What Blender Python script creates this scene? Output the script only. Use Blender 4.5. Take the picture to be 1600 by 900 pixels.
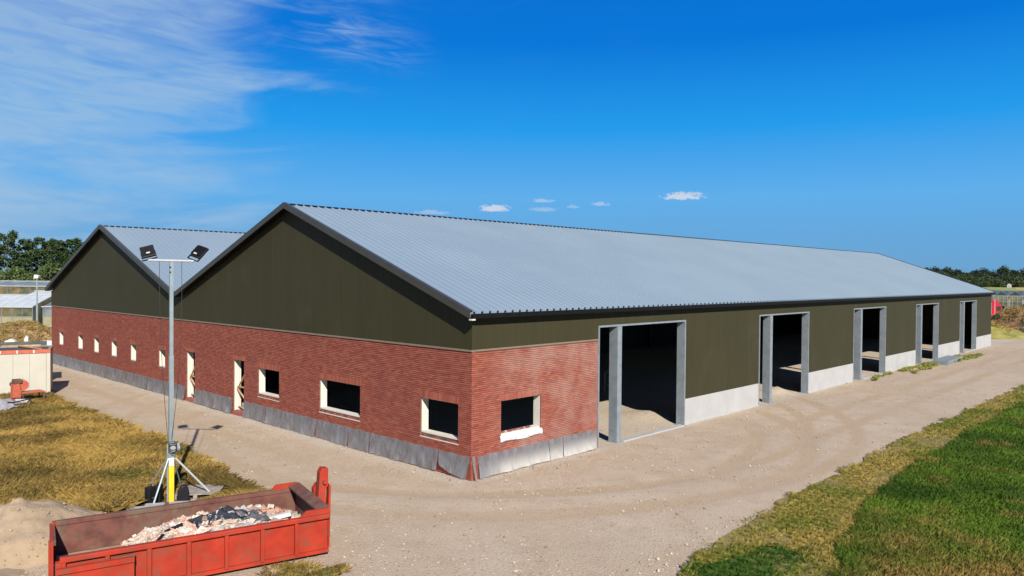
import bpy, bmesh, math, random
import numpy as np
from mathutils import Matrix, Vector

# ------------------------------------------------------------------ scene, camera, light
for o in list(bpy.data.objects):
    bpy.data.objects.remove(o)
SC = bpy.context.scene
COL = SC.collection
rad = math.radians

cam_d = bpy.data.cameras.new('camera')
cam = bpy.data.objects.new('camera', cam_d)
COL.objects.link(cam)
cam_d.sensor_width = 36.0
cam_d.lens = 1176.95 / 1600 * 36
cam_d.clip_start = 0.1
cam_d.clip_end = 6000
YAW, PITCH, ROLL = 0.7618, -0.0147, 0.0085
fw = Vector((math.cos(YAW) * math.cos(PITCH), math.sin(YAW) * math.cos(PITCH), math.sin(PITCH)))
rt = Vector((math.sin(YAW), -math.cos(YAW), 0))
up = rt.cross(fw)
r2 = rt * math.cos(ROLL) + up * math.sin(ROLL)
u2 = up * math.cos(ROLL) - rt * math.sin(ROLL)
mat = Matrix((r2, u2, -fw)).transposed().to_4x4()
mat.translation = Vector((-15.6533, -16.5821, 6.2))
cam.matrix_world = mat
SC.camera = cam

SUN_AZ = 62.5      # heading of the shadows, degrees from +X
SUN_EL = 32.5
sun_dir = Vector((-math.cos(rad(SUN_AZ)) * math.cos(rad(SUN_EL)), -math.sin(rad(SUN_AZ)) * math.cos(rad(SUN_EL)), math.sin(rad(SUN_EL))))
sd = bpy.data.lights.new('sun', 'SUN')
sd.energy = 5.0
sd.angle = rad(0.53)
sd.color = (1.0, 0.93, 0.82)
so = bpy.data.objects.new('sun', sd)
so.rotation_euler = (-sun_dir).to_track_quat('-Z', 'Y').to_euler()
so.location = (0, -60, 60)
COL.objects.link(so)

SC.view_settings.view_transform = 'Standard'
SC.view_settings.look = 'None'
SC.view_settings.gamma = 1.0
SC.view_settings.use_curve_mapping = False
SC.view_settings.exposure = 0.8


class NT:
    """small helper round a node tree"""
    def __init__(self, tree):
        self.t = tree
        self.n = tree.nodes
        self.l = tree.links

    def node(self, kind, **kw):
        nd = self.n.new(kind)
        for k, v in kw.items():
            if k.startswith('i_'):
                self.set(nd.inputs[k[2:].replace('_', ' ')], v)
            else:
                setattr(nd, k, v)
        return nd

    def set(self, sock, v):
        if isinstance(v, bpy.types.NodeSocket):
            self.l.new(v, sock)
        elif v is not None:
            if hasattr(sock, 'default_value'):
                if isinstance(v, (tuple, list)) and len(v) == 3 and sock.type == 'RGBA':
                    v = (*v, 1)
                sock.default_value = v

    def math(self, op, a, b=None, c=None, clamp=False):
        nd = self.n.new('ShaderNodeMath')
        nd.operation = op
        nd.use_clamp = clamp
        self.set(nd.inputs[0], a)
        if b is not None:
            self.set(nd.inputs[1], b)
        if c is not None:
            self.set(nd.inputs[2], c)
        return nd.outputs[0]

    def mix(self, f, a, b, mode='MIX'):
        nd = self.n.new('ShaderNodeMix')
        nd.data_type = 'RGBA'
        nd.blend_type = mode
        self.set(nd.inputs[0], f)
        self.set(nd.inputs[6], a)
        self.set(nd.inputs[7], b)
        return nd.outputs[2]

    def ramp(self, f, lo, hi, a=0.0, b=1.0):
        nd = self.n.new('ShaderNodeMapRange')
        nd.interpolation_type = 'SMOOTHSTEP'
        self.set(nd.inputs[0], f)
        nd.inputs[1].default_value = lo
        nd.inputs[2].default_value = hi
        nd.inputs[3].default_value = a
        nd.inputs[4].default_value = b
        return nd.outputs[0]

    def noise(self, vec, scale, detail=4, rough=0.55, dist=0.0):
        nd = self.n.new('ShaderNodeTexNoise')
        if vec is not None:
            self.l.new(vec, nd.inputs['Vector'])
        nd.inputs['Scale'].default_value = scale
        nd.inputs['Detail'].default_value = detail
        nd.inputs['Roughness'].default_value = rough
        nd.inputs['Distortion'].default_value = dist
        return nd.outputs[0]

    def comb(self, x, y, z=0.0):
        nd = self.n.new('ShaderNodeCombineXYZ')
        for i, v in enumerate((x, y, z)):
            self.set(nd.inputs[i], v)
        return nd.outputs[0]

    def sep(self, v):
        nd = self.n.new('ShaderNodeSeparateXYZ')
        self.l.new(v, nd.inputs[0])
        return nd.outputs


# ------------------------------------------------------------------ sky
W = bpy.data.worlds.new('World')
SC.world = W
W.use_nodes = True
w = NT(W.node_tree)
w.n.clear()
sky = w.node('ShaderNodeTexSky', sky_type='NISHITA', sun_disc=False)
sky.sun_elevation = rad(SUN_EL)
sky.sun_rotation = math.atan2(sun_dir.x, sun_dir.y)
sky.altitude = 10
sky.air_density = 1.0
sky.dust_density = 0.35
sky.ozone_density = 2.5
tc = w.node('ShaderNodeTexCoord')
s = w.sep(tc.outputs['Generated'])
az = w.math('MULTIPLY', w.math('ARCTAN2', s[1], s[0]), 57.2958)
el = w.math('MULTIPLY', w.math('ARCSINE', s[2]), 57.2958)
# the clear deep blue of that day: the physical sky leaned towards a measured blue gradient
gr = w.node('ShaderNodeValToRGB')
w.l.new(w.math('DIVIDE', el, 90.0, clamp=True), gr.inputs[0])
er = gr.color_ramp
stops = [(0.0, (0.150, 0.36, 0.60)), (3.0, (0.130, 0.385, 0.71)), (6.0, (0.115, 0.42, 0.82)), (11.0, (0.016, 0.325, 0.83)), (17.0, (0.001, 0.185, 0.69)), (24.0, (0.001, 0.145, 0.61)), (45.0, (0.001, 0.085, 0.45)), (90.0, (0.001, 0.06, 0.35))]
while len(er.elements) < len(stops):
    er.elements.new(0.5)
for e_, (p_, c_) in zip(er.elements, stops):
    e_.position = p_ / 90.0
    e_.color = (*c_, 1)
vm = w.node('ShaderNodeVectorMath', operation='SCALE')
w.l.new(gr.outputs[0], vm.inputs[0])
vm.inputs['Scale'].default_value = 10.0
skyc = w.mix(0.988, sky.outputs[0], vm.outputs[0])
# cirrus veil: streaky noise, thick towards the north-west (the left of the view)
cv = w.comb(w.math('MULTIPLY', az, 0.055), w.math('MULTIPLY_ADD', el, 0.23, w.math('MULTIPLY', az, 0.018)))
n1 = w.noise(cv, 1.35, 7, 0.54, 0.7)
n2 = w.noise(w.comb(w.math('MULTIPLY', az, 0.03), w.math('MULTIPLY', el, 0.06), 3.7), 1.6, 3, 0.5, 0.4)
n3 = w.noise(w.comb(w.math('MULTIPLY', az, 0.12), w.math('MULTIPLY_ADD', el, 0.75, w.math('MULTIPLY', az, -0.06)), 8.0), 1.7, 6, 0.55, 0.9)
side = w.ramp(w.math('ADD', az, w.math('MULTIPLY', el, 0.35)), 55.0, 79.0)
veil = w.math('ADD', w.math('MULTIPLY', n1, 1.35), w.math('MULTIPLY', n2, 0.5))
veil = w.ramp(w.math('MULTIPLY_ADD', side, 0.62, veil), 1.04, 1.60)
veil = w.math('MULTIPLY', veil, w.ramp(side, 0.0, 0.35, 0.08, 1.0))
veil = w.math('MULTIPLY', veil, w.ramp(n3, 0.25, 0.7, 0.66, 1.12))
wisp = w.math('MULTIPLY', w.ramp(w.math('ABSOLUTE', w.math('SUBTRACT', w.math('SUBTRACT', el, 17.2), w.math('MULTIPLY', w.math('SUBTRACT', az, 56.0), 0.16))), 0.0, 2.6, 1.0, 0.0),
              w.ramp(w.math('ABSOLUTE', w.math('SUBTRACT', az, 56.5)), 0.5, 8.0, 1.0, 0.0))
wisp = w.math('MULTIPLY', wisp, w.ramp(n3, 0.38, 0.75))
veil = w.math('ADD', veil, w.math('MULTIPLY', wisp, 0.8), clamp=True)
veil = w.math('MULTIPLY', veil, w.ramp(el, -1.0, 4.0, 0.5, 1.0))
colr = w.mix(w.math('MULTIPLY', veil, 0.70), skyc, (3.7, 5.4, 7.3))
# small fair-weather cumulus low over the roof
cn = w.noise(w.comb(w.math('MULTIPLY', az, 1.0), w.math('MULTIPLY', el, 1.9), 1.3), 2.3, 6, 0.62, 0.3)
cl = None
for a0, e0, wa, he, op in ((45.0, 5.1, 1.35, 0.42, 1.0), (30.95, 5.98, 1.75, 0.46, 1.0), (41.4, 5.75, 1.0, 0.22, 0.5), (41.3, 5.08, 1.2, 0.3, 0.35),
                           (37.0, 5.5, 0.8, 0.26, 0.5), (39.1, 5.3, 0.6, 0.2, 0.35), (49.7, 4.75, 1.5, 0.28, 0.4)):
    du = w.math('DIVIDE', w.math('SUBTRACT', az, a0), wa)
    dv0 = w.math('SUBTRACT', el, e0)
    dv = w.math('DIVIDE', w.math('MAXIMUM', dv0, w.math('MULTIPLY', dv0, -2.2)), he)
    rr = w.math('SQRT', w.math('ADD', w.math('MULTIPLY', du, du), w.math('MULTIPLY', dv, dv)))
    m = w.math('SUBTRACT', w.math('MULTIPLY_ADD', cn, 2.1, -0.12), rr)
    m = w.math('MULTIPLY', w.ramp(m, -0.08, 0.5), op)
    cl = m if cl is None else w.math('MAXIMUM', cl, m)
colr = w.mix(w.math('MULTIPLY', cl, 0.85), colr, (6.6, 7.0, 7.8))
bg = w.node('ShaderNodeBackground', i_Strength=0.058)
w.l.new(colr, bg.inputs[0])
wo = w.node('ShaderNodeOutputWorld')
w.l.new(bg.outputs[0], wo.inputs[0])

# ------------------------------------------------------------------ helpers: mesh builder, objects
rng = np.random.default_rng(7)
random.seed(7)


class MB:
    def __init__(self):
        self.v = []
        self.f = []
        self.c = []     # optional colour per vertex

    def add(self, vs, fs, col=None):
        b = len(self.v)
        self.v += [tuple(p) for p in vs]
        self.f += [tuple(i + b for i in f) for f in fs]
        if col is not None:
            self.c += [col] * len(vs)

    def box(self, a, b, col=None, M=None, jit=0.0):
        x0, y0, z0 = a
        x1, y1, z1 = b
        vs = [(x0, y0, z0), (x1, y0, z0), (x1, y1, z0), (x0, y1, z0), (x0, y0, z1), (x1, y0, z1), (x1, y1, z1), (x0, y1, z1)]
        if jit:
            vs = [tuple(c + random.uniform(-jit, jit) for c in p) for p in vs]
        if M is not None:
            vs = [tuple(M @ Vector(p)) for p in vs]
        self.add(vs, [(0, 3, 2, 1), (4, 5, 6, 7), (0, 1, 5, 4), (1, 2, 6, 5), (2, 3, 7, 6), (3, 0, 4, 7)], col)
        return self

    def prism(self, pts, axis, a, b):
        """closed 2D outline pushed along an axis; pts are the other two coordinates in order"""
        n = len(pts)

        def P(p, d):
            return {0: (d, p[0], p[1]), 1: (p[0], d, p[1]), 2: (p[0], p[1], d)}[axis]
        vs = [P(p, a) for p in pts] + [P(p, b) for p in pts]
        fs = [tuple(range(n))[::-1], tuple(range(n, 2 * n))] + [(i, (i + 1) % n, n + (i + 1) % n, n + i) for i in range(n)]
        self.add(vs, fs)
        return self

    def tube(self, pts, r0, r1=None, n=8, col=None, caps=True):
        r1 = r0 if r1 is None else r1
        pts = [Vector(p) for p in pts]
        vs, fs = [], []
        m = len(pts)
        for i, p in enumerate(pts):
            d = (pts[min(i + 1, m - 1)] - pts[max(i - 1, 0)]).normalized()
            a = Vector((0, 0, 1)) if abs(d.z) < 0.9 else Vector((1, 0, 0))
            e1 = d.cross(a).normalized()
            e2 = d.cross(e1)
            r = r0 + (r1 - r0) * i / max(1, m - 1)
            for k in range(n):
                t = 2 * math.pi * k / n
                vs.append(tuple(p + e1 * (r * math.cos(t)) + e2 * (r * math.sin(t))))
        for i in range(m - 1):
            for k in range(n):
                fs.append((i * n + k, i * n + (k + 1) % n, (i + 1) * n + (k + 1) % n, (i + 1) * n + k))
        if caps:
            fs += [tuple(range(n)), tuple(range((m - 1) * n, m * n))]
        self.add(vs, fs, col)
        return self

    def mesh(self, name, fix=True, smooth=False):
        me = bpy.data.meshes.new(name)
        me.from_pydata(self.v, [], self.f)
        if self.c:
            at = me.color_attributes.new('col', 'FLOAT_COLOR', 'POINT')
            at.data.foreach_set('color', np.array([(*c, 1) for c in self.c], np.float32).ravel())
        if fix:
            bm = bmesh.new()
            bm.from_mesh(me)
            bmesh.ops.recalc_face_normals(bm, faces=bm.faces)
            bm.to_mesh(me)
            bm.free()
        if smooth:
            me.polygons.foreach_set('use_smooth', [True] * len(me.polygons))
        me.update()
        return me


def link(name, me, m=None, parent=None, loc=(0, 0, 0), rz=0.0):
    o = bpy.data.objects.new(name, me)
    COL.objects.link(o)
    if m is not None and me is not None and not me.materials:
        me.materials.append(m)
    o.location = loc
    o.rotation_euler = (0, 0, rz)
    if parent is not None:
        o.parent = parent
    return o


def obj(name, mb, m, parent=None, loc=(0, 0, 0), rz=0.0, smooth=False, fix=True):
    return link(name, mb.mesh(name, fix, smooth), m, parent, loc, rz)


def tag(o, label, cat=None, group=None, kind=None):
    if label:
        o['label'] = label
    if cat:
        o['category'] = cat
    if group:
        o['group'] = group
    if kind:
        o['kind'] = kind
    return o


def thing(name, label, cat, loc=(0, 0, 0), rz=0.0, group=None):
    o = link(name, None, None, None, loc, rz)
    o.empty_display_size = 0.3
    return tag(o, label, cat, group)


def bevel(o, wdt, seg=2):
    md = o.modifiers.new('bevel', 'BEVEL')
    md.width = wdt
    md.segments = seg
    md.limit_method = 'ANGLE'
    return o


def raw_mesh(name, verts, nper, cols=None, faces_per=None):
    """many equal little polygons: verts (N*nper,3); faces_per index pattern inside one piece"""
    verts = np.asarray(verts, np.float32).reshape(-1, 3)
    npc = len(verts) // nper
    pat = [list(range(nper))] if faces_per is None else faces_per
    sizes = np.array([len(p) for p in pat])
    flat = np.concatenate([np.array(p) for p in pat])
    li = (np.arange(npc)[:, None] * nper + flat[None]).astype(np.int32).ravel()
    tot = np.tile(sizes, npc).astype(np.int32)
    st = np.concatenate([[0], np.cumsum(tot)[:-1]]).astype(np.int32)
    me = bpy.data.meshes.new(name)
    me.vertices.add(len(verts))
    me.vertices.foreach_set('co', verts.ravel())
    me.loops.add(len(li))
    me.loops.foreach_set('vertex_index', li)
    me.polygons.add(len(tot))
    me.polygons.foreach_set('loop_start', st)
    me.polygons.foreach_set('loop_total', tot)
    me.polygons.foreach_set('use_smooth', np.zeros(len(tot), bool))
    if cols is not None:
        at = me.color_attributes.new('col', 'FLOAT_COLOR', 'POINT')
        c = np.repeat(np.asarray(cols, np.float32), nper, axis=0)
        c = np.concatenate([c, np.ones((len(c), 1), np.float32)], 1)
        at.data.foreach_set('color', c.ravel())
    me.update(calc_edges=True)
    return me


def vnoise(x, y, seed=0):
    """smooth value noise on arrays"""
    xi, yi = np.floor(x).astype(np.int64), np.floor(y).astype(np.int64)
    fx, fy = x - xi, y - yi
    fx, fy = fx * fx * (3 - 2 * fx), fy * fy * (3 - 2 * fy)

    def h(a, b):
        v = np.sin(a * 127.1 + b * 311.7 + seed * 74.7) * 43758.5453
        return v - np.floor(v)
    return (h(xi, yi) * (1 - fx) + h(xi + 1, yi) * fx) * (1 - fy) + (h(xi, yi + 1) * (1 - fx) + h(xi + 1, yi + 1) * fx) * fy


def fbm(x, y, seed=0, o=4):
    t, a, s_ = 0, 1.0, 0
    for k in range(o):
        t = t + a * vnoise(x * 2 ** k, y * 2 ** k, seed + k)
        s_ += a
        a *= 0.5
    return t / s_


# ------------------------------------------------------------------ materials
MATS = {}


def material(name):
    m = bpy.data.materials.new(name)
    m.use_nodes = True
    t = NT(m.node_tree)
    b = t.n['Principled BSDF']
    return m, t, b


def plain(name, col, rough=0.6, metal=0.0, var=0.12, scale=3.0, bump=0.0, bscale=60.0, dirt=None, spec=0.4, dscale=1.2, dlo=0.5, dhi=0.75, coord='Object'):
    """base colour with soft mottling, an optional second (dirt / rust) colour and fine relief"""
    m, t, b = material(name)
    tc_ = t.node('ShaderNodeTexCoord')
    v = tc_.outputs[coord]
    n = t.noise(v, scale, 5, 0.6)
    dark = tuple(c * (1 - var) for c in col)
    lite = tuple(min(1, c * (1 + var)) for c in col)
    c = t.mix(t.ramp(n, 0.3, 0.7), dark, lite)
    if dirt is not None:
        d = t.noise(v, dscale, 8, 0.68, 0.4)
        c = t.mix(t.ramp(d, dlo, dhi), c, dirt)
    t.set(b.inputs['Base Color'], c)
    b.inputs['Roughness'].default_value = rough
    b.inputs['Metallic'].default_value = metal
    b.inputs['Specular IOR Level'].default_value = spec
    if bump:
        bp = t.node('ShaderNodeBump', i_Strength=bump, i_Distance=0.02)
        t.l.new(t.noise(v, bscale, 3, 0.6), bp.inputs['Height'])
        t.l.new(bp.outputs[0], b.inputs['Normal'])
    MATS[name] = m
    return m


def attr_mat(name, rough=0.8, translucent=0.0, var=0.0, scale=2.0, tint=(1, 1, 1), spec=0.25, bump=0.0, bscale=40):
    """colour from the mesh's own colour attribute"""
    m, t, b = material(name)
    a = t.node('ShaderNodeAttribute', attribute_name='col')
    c = a.outputs['Color']
    geo = t.node('ShaderNodeNewGeometry')
    if var:
        n = t.noise(geo.outputs['Position'], scale, 4, 0.6)
        c = t.mix(t.ramp(n, 0.3, 0.7), c, t.mix(1.0, c, tint, 'MULTIPLY'))
    t.set(b.inputs['Base Color'], c)
    b.inputs['Roughness'].default_value = rough
    b.inputs['Specular IOR Level'].default_value = spec
    if bump:
        bp = t.node('ShaderNodeBump', i_Strength=bump, i_Distance=0.02)
        t.l.new(t.noise(geo.outputs['Position'], bscale, 3, 0.6), bp.inputs['Height'])
        t.l.new(bp.outputs[0], b.inputs['Normal'])
    if translucent:
        tr = t.node('ShaderNodeBsdfTranslucent')
        t.set(tr.inputs[0], c)
        mx = t.node('ShaderNodeMixShader')
        mx.inputs[0].default_value = translucent
        t.l.new(b.outputs[0], mx.inputs[1])
        t.l.new(tr.outputs[0], mx.inputs[2])
        t.l.new(mx.outputs[0], t.n['Material Output'].inputs[0])
    return m


m, t, b = material('olive_cladding')
geo = t.node('ShaderNodeNewGeometry')
oi = t.node('ShaderNodeObjectInfo')
sp = t.sep(geo.outputs['Position'])
stre = t.noise(t.comb(t.math('MULTIPLY', sp[0], 3.0), t.math('MULTIPLY', sp[1], 3.0), t.math('MULTIPLY', sp[2], 0.25)), 1.6, 5, 0.6)
c = t.mix(t.ramp(stre, 0.3, 0.7), (0.0325, 0.0300, 0.0142), (0.0375, 0.0345, 0.0167))
c = t.mix(t.math('MULTIPLY', oi.outputs['Random'], 0.35), c, (0.028, 0.0268, 0.0140))
dst = t.noise(geo.outputs['Position'], 0.45, 6, 0.65)
c = t.mix(t.math('MULTIPLY', t.ramp(dst, 0.52, 0.8), 0.25), c, (0.075, 0.066, 0.045))
t.set(b.inputs['Base Color'], c)
b.inputs['Roughness'].default_value = 0.6
b.inputs['Specular IOR Level'].default_value = 0.12
bp = t.node('ShaderNodeBump', i_Strength=0.2, i_Distance=0.02)
t.l.new(t.noise(geo.outputs['Position'], 160, 2, 0.6), bp.inputs['Height'])
t.l.new(bp.outputs[0], b.inputs['Normal'])
M_olive = m
M_fascia = plain('fascia_metal', (0.045, 0.042, 0.034), 0.4, 0.2, 0.08, 2.0)
M_black = plain('black_gutter', (0.006, 0.006, 0.007), 0.5, 0.0, 0.2, 3.0, spec=0.15)
M_liner = plain('inner_liner', (0.03, 0.03, 0.03), 0.8, 0.0, 0.2, 0.7)  # near-black: the darkness of the unlit hall is put into this colour
M_galv = plain('galvanised_steel', (0.25, 0.29, 0.32), 0.45, 0.4, 0.14, 2.5, 0.05, 60, dirt=(0.18, 0.205, 0.23), dscale=2.5, dlo=0.5, dhi=0.8)
M_concrete = plain('pale_concrete', (0.325, 0.325, 0.318), 0.8, 0, 0.06, 1.1, 0.2, 90, dirt=(0.26, 0.255, 0.24), dscale=1.4, dlo=0.55, dhi=0.85)
M_white = plain('white_board', (0.50, 0.475, 0.42), 0.75, 0, 0.04, 3.0, 0.1, 60)
M_timber = plain('raw_timber', (0.36, 0.22, 0.115), 0.75, 0, 0.2, 7.0, 0.2, 50)
M_oldwood = plain('weathered_timber', (0.22, 0.19, 0.16), 0.85, 0, 0.25, 6.0, 0.3, 50)
M_grey = plain('grey_concrete', (0.30, 0.30, 0.29), 0.85, 0, 0.15, 4.0, 0.3, 60)
M_flash = plain('brown_flashing', (0.20, 0.155, 0.11), 0.5, 0.2, 0.08, 2.0)
M_red = plain('red_paint', (0.29, 0.026, 0.011), 0.65, 0.0, 0.16, 2.2, 0.12, 40, dirt=(0.175, 0.045, 0.026), dscale=3.2, dlo=0.44, dhi=0.72, spec=0.2)
M_rust = plain('rusty_inside', (0.105, 0.038, 0.028), 0.85, 0, 0.3, 3.0, 0.25, 30, dirt=(0.115, 0.082, 0.054), dscale=1.3, dlo=0.42, dhi=0.7)
M_dust = plain('dusty_floor', (0.25, 0.20, 0.135), 0.9, 0, 0.2, 4.0, 0.3, 40)
M_yellow = plain('yellow_paint', (0.72, 0.42, 0.02), 0.45, 0, 0.08, 4.0)
M_pole = plain('grey_pole', (0.27, 0.32, 0.335), 0.4, 0.5, 0.1, 3.0)
M_dark = plain('dark_plastic', (0.008, 0.008, 0.010), 0.5, 0, 0.2, 5.0, spec=0.25)
M_cable = plain('black_cable', (0.02, 0.02, 0.02), 0.6)
M_cont = plain('white_container', (0.37, 0.355, 0.295), 0.6, 0, 0.05, 1.0, 0.08, 30, dirt=(0.29, 0.25, 0.18), dscale=1.4, dlo=0.62, dhi=0.85)
M_orange = plain('orange_red_paint', (0.38, 0.085, 0.045), 0.6, 0, 0.15, 4.0, dirt=(0.28, 0.11, 0.07), dscale=4)
M_tarp = plain('grey_tarp', (0.24, 0.23, 0.25), 0.6, 0, 0.2, 5.0, 0.3, 12)
M_greenroof = plain('mossy_felt', (0.085, 0.10, 0.075), 0.9, 0, 0.3, 1.5, 0.3, 20, dirt=(0.17, 0.14, 0.08), dscale=1.0, dlo=0.5, dhi=0.7)
M_blue = plain('blue_plastic', (0.03, 0.13, 0.33), 0.5, 0, 0.1, 3.0)
M_whiteroof = plain('whitewashed_glass', (0.36, 0.385, 0.40), 0.4, 0, 0.07, 0.8)
M_bglass = plain('blue_grey_glass', (0.13, 0.15, 0.165), 0.5, 0, 0.35, 0.7, spec=0.3)
M_gglass = plain('green_brown_glass', (0.075, 0.075, 0.045), 0.25, 0, 0.45, 0.9, spec=0.5, dirt=(0.20, 0.13, 0.045), dscale=0.5, dlo=0.48, dhi=0.68)
M_beige = plain('beige_screen', (0.22, 0.20, 0.12), 0.7, 0, 0.12, 1.0)
M_alu = plain('aluminium_bar', (0.42, 0.43, 0.43), 0.4, 0.2, 0.05, 2.0)
M_truckred = plain('truck_red', (0.35, 0.008, 0.02), 0.35, 0, 0.05, 2.0)
M_truckwhite = plain('truck_white', (0.40, 0.40, 0.39), 0.4, 0, 0.03, 2.0)
M_rubber = plain('rubber', (0.02, 0.02, 0.02), 0.8)
M_glassdark = plain('dark_glass', (0.02, 0.025, 0.03), 0.1, 0, 0.1, 2.0, spec=0.7)
M_soil = plain('brown_soil', (0.15, 0.088, 0.045), 0.95, 0, 0.4, 1.3, 0.6, 6, dirt=(0.27, 0.18, 0.08), dscale=0.7, dlo=0.45, dhi=0.65)
M_bark = plain('bark', (0.11, 0.09, 0.07), 0.9, 0, 0.3, 4.0)

M_blade = attr_mat('grass_blade', 0.7, 0.25, spec=0.2)
M_leaf = attr_mat('leaf', 0.6, 0.22, spec=0.3)
M_chunk = attr_mat('rubble_chunk', 0.9, 0, 0.3, 14.0, (0.7, 0.68, 0.66), bump=0.4, bscale=60)
M_pebble = attr_mat('pebble', 0.9, 0, spec=0.2)

# brick: tint per brick from the mesh, chalky bloom where the wall carries it
m, t, b = material('brick')
a = t.node('ShaderNodeAttribute', attribute_name='col')
geo = t.node('ShaderNodeNewGeometry')
n = t.noise(geo.outputs['Position'], 45, 4, 0.7)
c = t.mix(t.ramp(n, 0.3, 0.75), a.outputs['Color'], t.mix(1.0, a.outputs['Color'], (0.62, 0.6, 0.62), 'MULTIPLY'))
big = t.noise(geo.outputs['Position'], 0.75, 5, 0.62)
sp = t.sep(geo.outputs['Position'])
nearx = t.ramp(sp[0], 0.4, 2.2)
bloom = t.math('MULTIPLY', t.math('MULTIPLY', t.ramp(big, 0.34, 0.72), nearx), 0.50)
c = t.mix(bloom, c, (0.35, 0.245, 0.205))
big2 = t.noise(geo.outputs['Position'], 0.35, 4, 0.6)
c = t.mix(t.math('MULTIPLY', t.ramp(big2, 0.5, 0.75), 0.3), c, (0.16, 0.045, 0.04))
t.set(b.inputs['Base Color'], c)
b.inputs['Roughness'].default_value = 0.85
b.inputs['Specular IOR Level'].default_value = 0.2
M_brick = m
M_mortar = plain('mortar', (0.125, 0.072, 0.052), 0.95, 0, 0.2, 8.0, 0.3, 80)  # dark base carries the shade of the raked joints

# roof sheeting
m, t, b = material('roof_sheet')
tc_ = t.node('ShaderNodeTexCoord')
geo = t.node('ShaderNodeNewGeometry')
oi = t.node('ShaderNodeObjectInfo')
n = t.noise(geo.outputs['Position'], 0.25, 4, 0.6)
c = t.mix(t.ramp(n, 0.3, 0.7), (0.172, 0.225, 0.268), (0.190, 0.243, 0.286))
c = t.mix(t.math('MULTIPLY', oi.outputs['Random'], 0.12), c, (0.155, 0.21, 0.255))
t.set(b.inputs['Base Color'], c)
b.inputs['Roughness'].default_value = 0.42
b.inputs['Metallic'].default_value = 0.1
b.inputs['Specular IOR Level'].default_value = 0.45
M_roof = m

# plastic foil along the wall foot: cloudy film with clear streaks
m, t, b = material('plastic_foil')
geo = t.node('ShaderNodeNewGeometry')
P = geo.outputs['Position']
sp = t.sep(P)
n = t.noise(t.comb(t.math('MULTIPLY', sp[0], 2.6), t.math('MULTIPLY', sp[1], 2.6), t.math('MULTIPLY', sp[2], 1.1)), 1.7, 6, 0.62, 0.5)
c = t.mix(t.ramp(n, 0.35, 0.7), (0.150, 0.163, 0.178), (0.205, 0.217, 0.230))
dust = t.math('MULTIPLY', t.ramp(t.math('MULTIPLY_ADD', n, 0.5, sp[2]), 0.86, 0.32), t.ramp(sp[0], 0.3, 1.6, 0.12, 1.0))
c = t.mix(dust, c, (0.42, 0.41, 0.385))
t.set(b.inputs['Base Color'], c)
b.inputs['Roughness'].default_value = 0.24
b.inputs['Specular IOR Level'].default_value = 0.5
bp = t.node('ShaderNodeBump', i_Strength=0.3, i_Distance=0.06)
t.l.new(t.noise(t.comb(t.math('MULTIPLY', sp[0], 1.0), t.math('MULTIPLY', sp[1], 1.0), t.math('MULTIPLY', sp[2], 0.7)), 5.0, 5, 0.6, 1.5), bp.inputs['Height'])
t.l.new(bp.outputs[0], b.inputs['Normal'])
tr = t.node('ShaderNodeBsdfTransparent', i_Color=(0.85, 0.87, 0.88))
mx = t.node('ShaderNodeMixShader')
t.l.new(t.math('SUBTRACT', t.ramp(n, 0.3, 0.62, 0.48, 0.30), t.math('MULTIPLY', dust, 0.2), clamp=True), mx.inputs[0])
t.l.new(b.outputs[0], mx.inputs[1])
t.l.new(tr.outputs[0], mx.inputs[2])
t.l.new(mx.outputs[0], t.n['Material Output'].inputs[0])
M_foil = m

# gravel yard
m, t, b = material('gravel')
geo = t.node('ShaderNodeNewGeometry')
P = geo.outputs['Position']
sp = t.sep(P)
n_big = t.noise(P, 0.16, 5, 0.6, 0.3)
n_mid = t.noise(P, 1.1, 6, 0.65)
n_fin = t.noise(P, 16, 4, 0.7)
vor = t.node('ShaderNodeTexVoronoi', i_Scale=22.0)
t.l.new(P, vor.inputs['Vector'])
c = t.mix(t.ramp(n_big, 0.35, 0.65), (0.375, 0.298, 0.214), (0.415, 0.336, 0.252))
c = t.mix(t.math('MULTIPLY', t.ramp(n_mid, 0.42, 0.7), 0.5), c, (0.315, 0.235, 0.158))


def ring(cx, cy, R, wd):
    dx = t.math('SUBTRACT', sp[0], cx)
    dy = t.math('SUBTRACT', sp[1], cy)
    r = t.math('SQRT', t.math('ADD', t.math('MULTIPLY', dx, dx), t.math('MULTIPLY', dy, dy)))
    r = t.math('ADD', r, t.math('MULTIPLY', n_mid, 0.5))
    return t.ramp(t.math('ABSOLUTE', t.math('SUBTRACT', r, R)), wd * 0.35, wd, 1.0, 0.0)


trk = None
for cx, cy, R, wd in ((7.0, 6.5, 11.3, 0.45), (7.0, 6.5, 13.2, 0.5), (9.5, 10.0, 15.4, 0.4), (9.5, 10.0, 17.3, 0.45)):
    k = ring(cx, cy, R, wd)
    trk = k if trk is None else t.math('MAXIMUM', trk, k)
for yy in (-3.1, -5.0):
    k = t.ramp(t.math('ABSOLUTE', t.math('SUBTRACT', t.math('MULTIPLY_ADD', n_mid, 0.6, sp[1]), yy + 0.3)), 0.15, 0.5, 1.0, 0.0)
    k = t.math('MULTIPLY', k, t.ramp(sp[0], 6.0, 14.0))
    trk = t.math('MAXIMUM', trk, k)
for xx in (-2.2, -4.0):
    k = t.ramp(t.math('ABSOLUTE', t.math('SUBTRACT', t.math('MULTIPLY_ADD', n_mid, 0.6, sp[0]), xx + 0.3)), 0.15, 0.5, 1.0, 0.0)
    k = t.math('MULTIPLY', k, t.ramp(sp[1], 4.0, 9.0))
    trk = t.math('MAXIMUM', trk, k)
c = t.mix(t.math('MULTIPLY', t.math('MULTIPLY', trk, t.ramp(n_big, 0.3, 0.6)), 0.75), c, (0.345, 0.255, 0.160))
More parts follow.
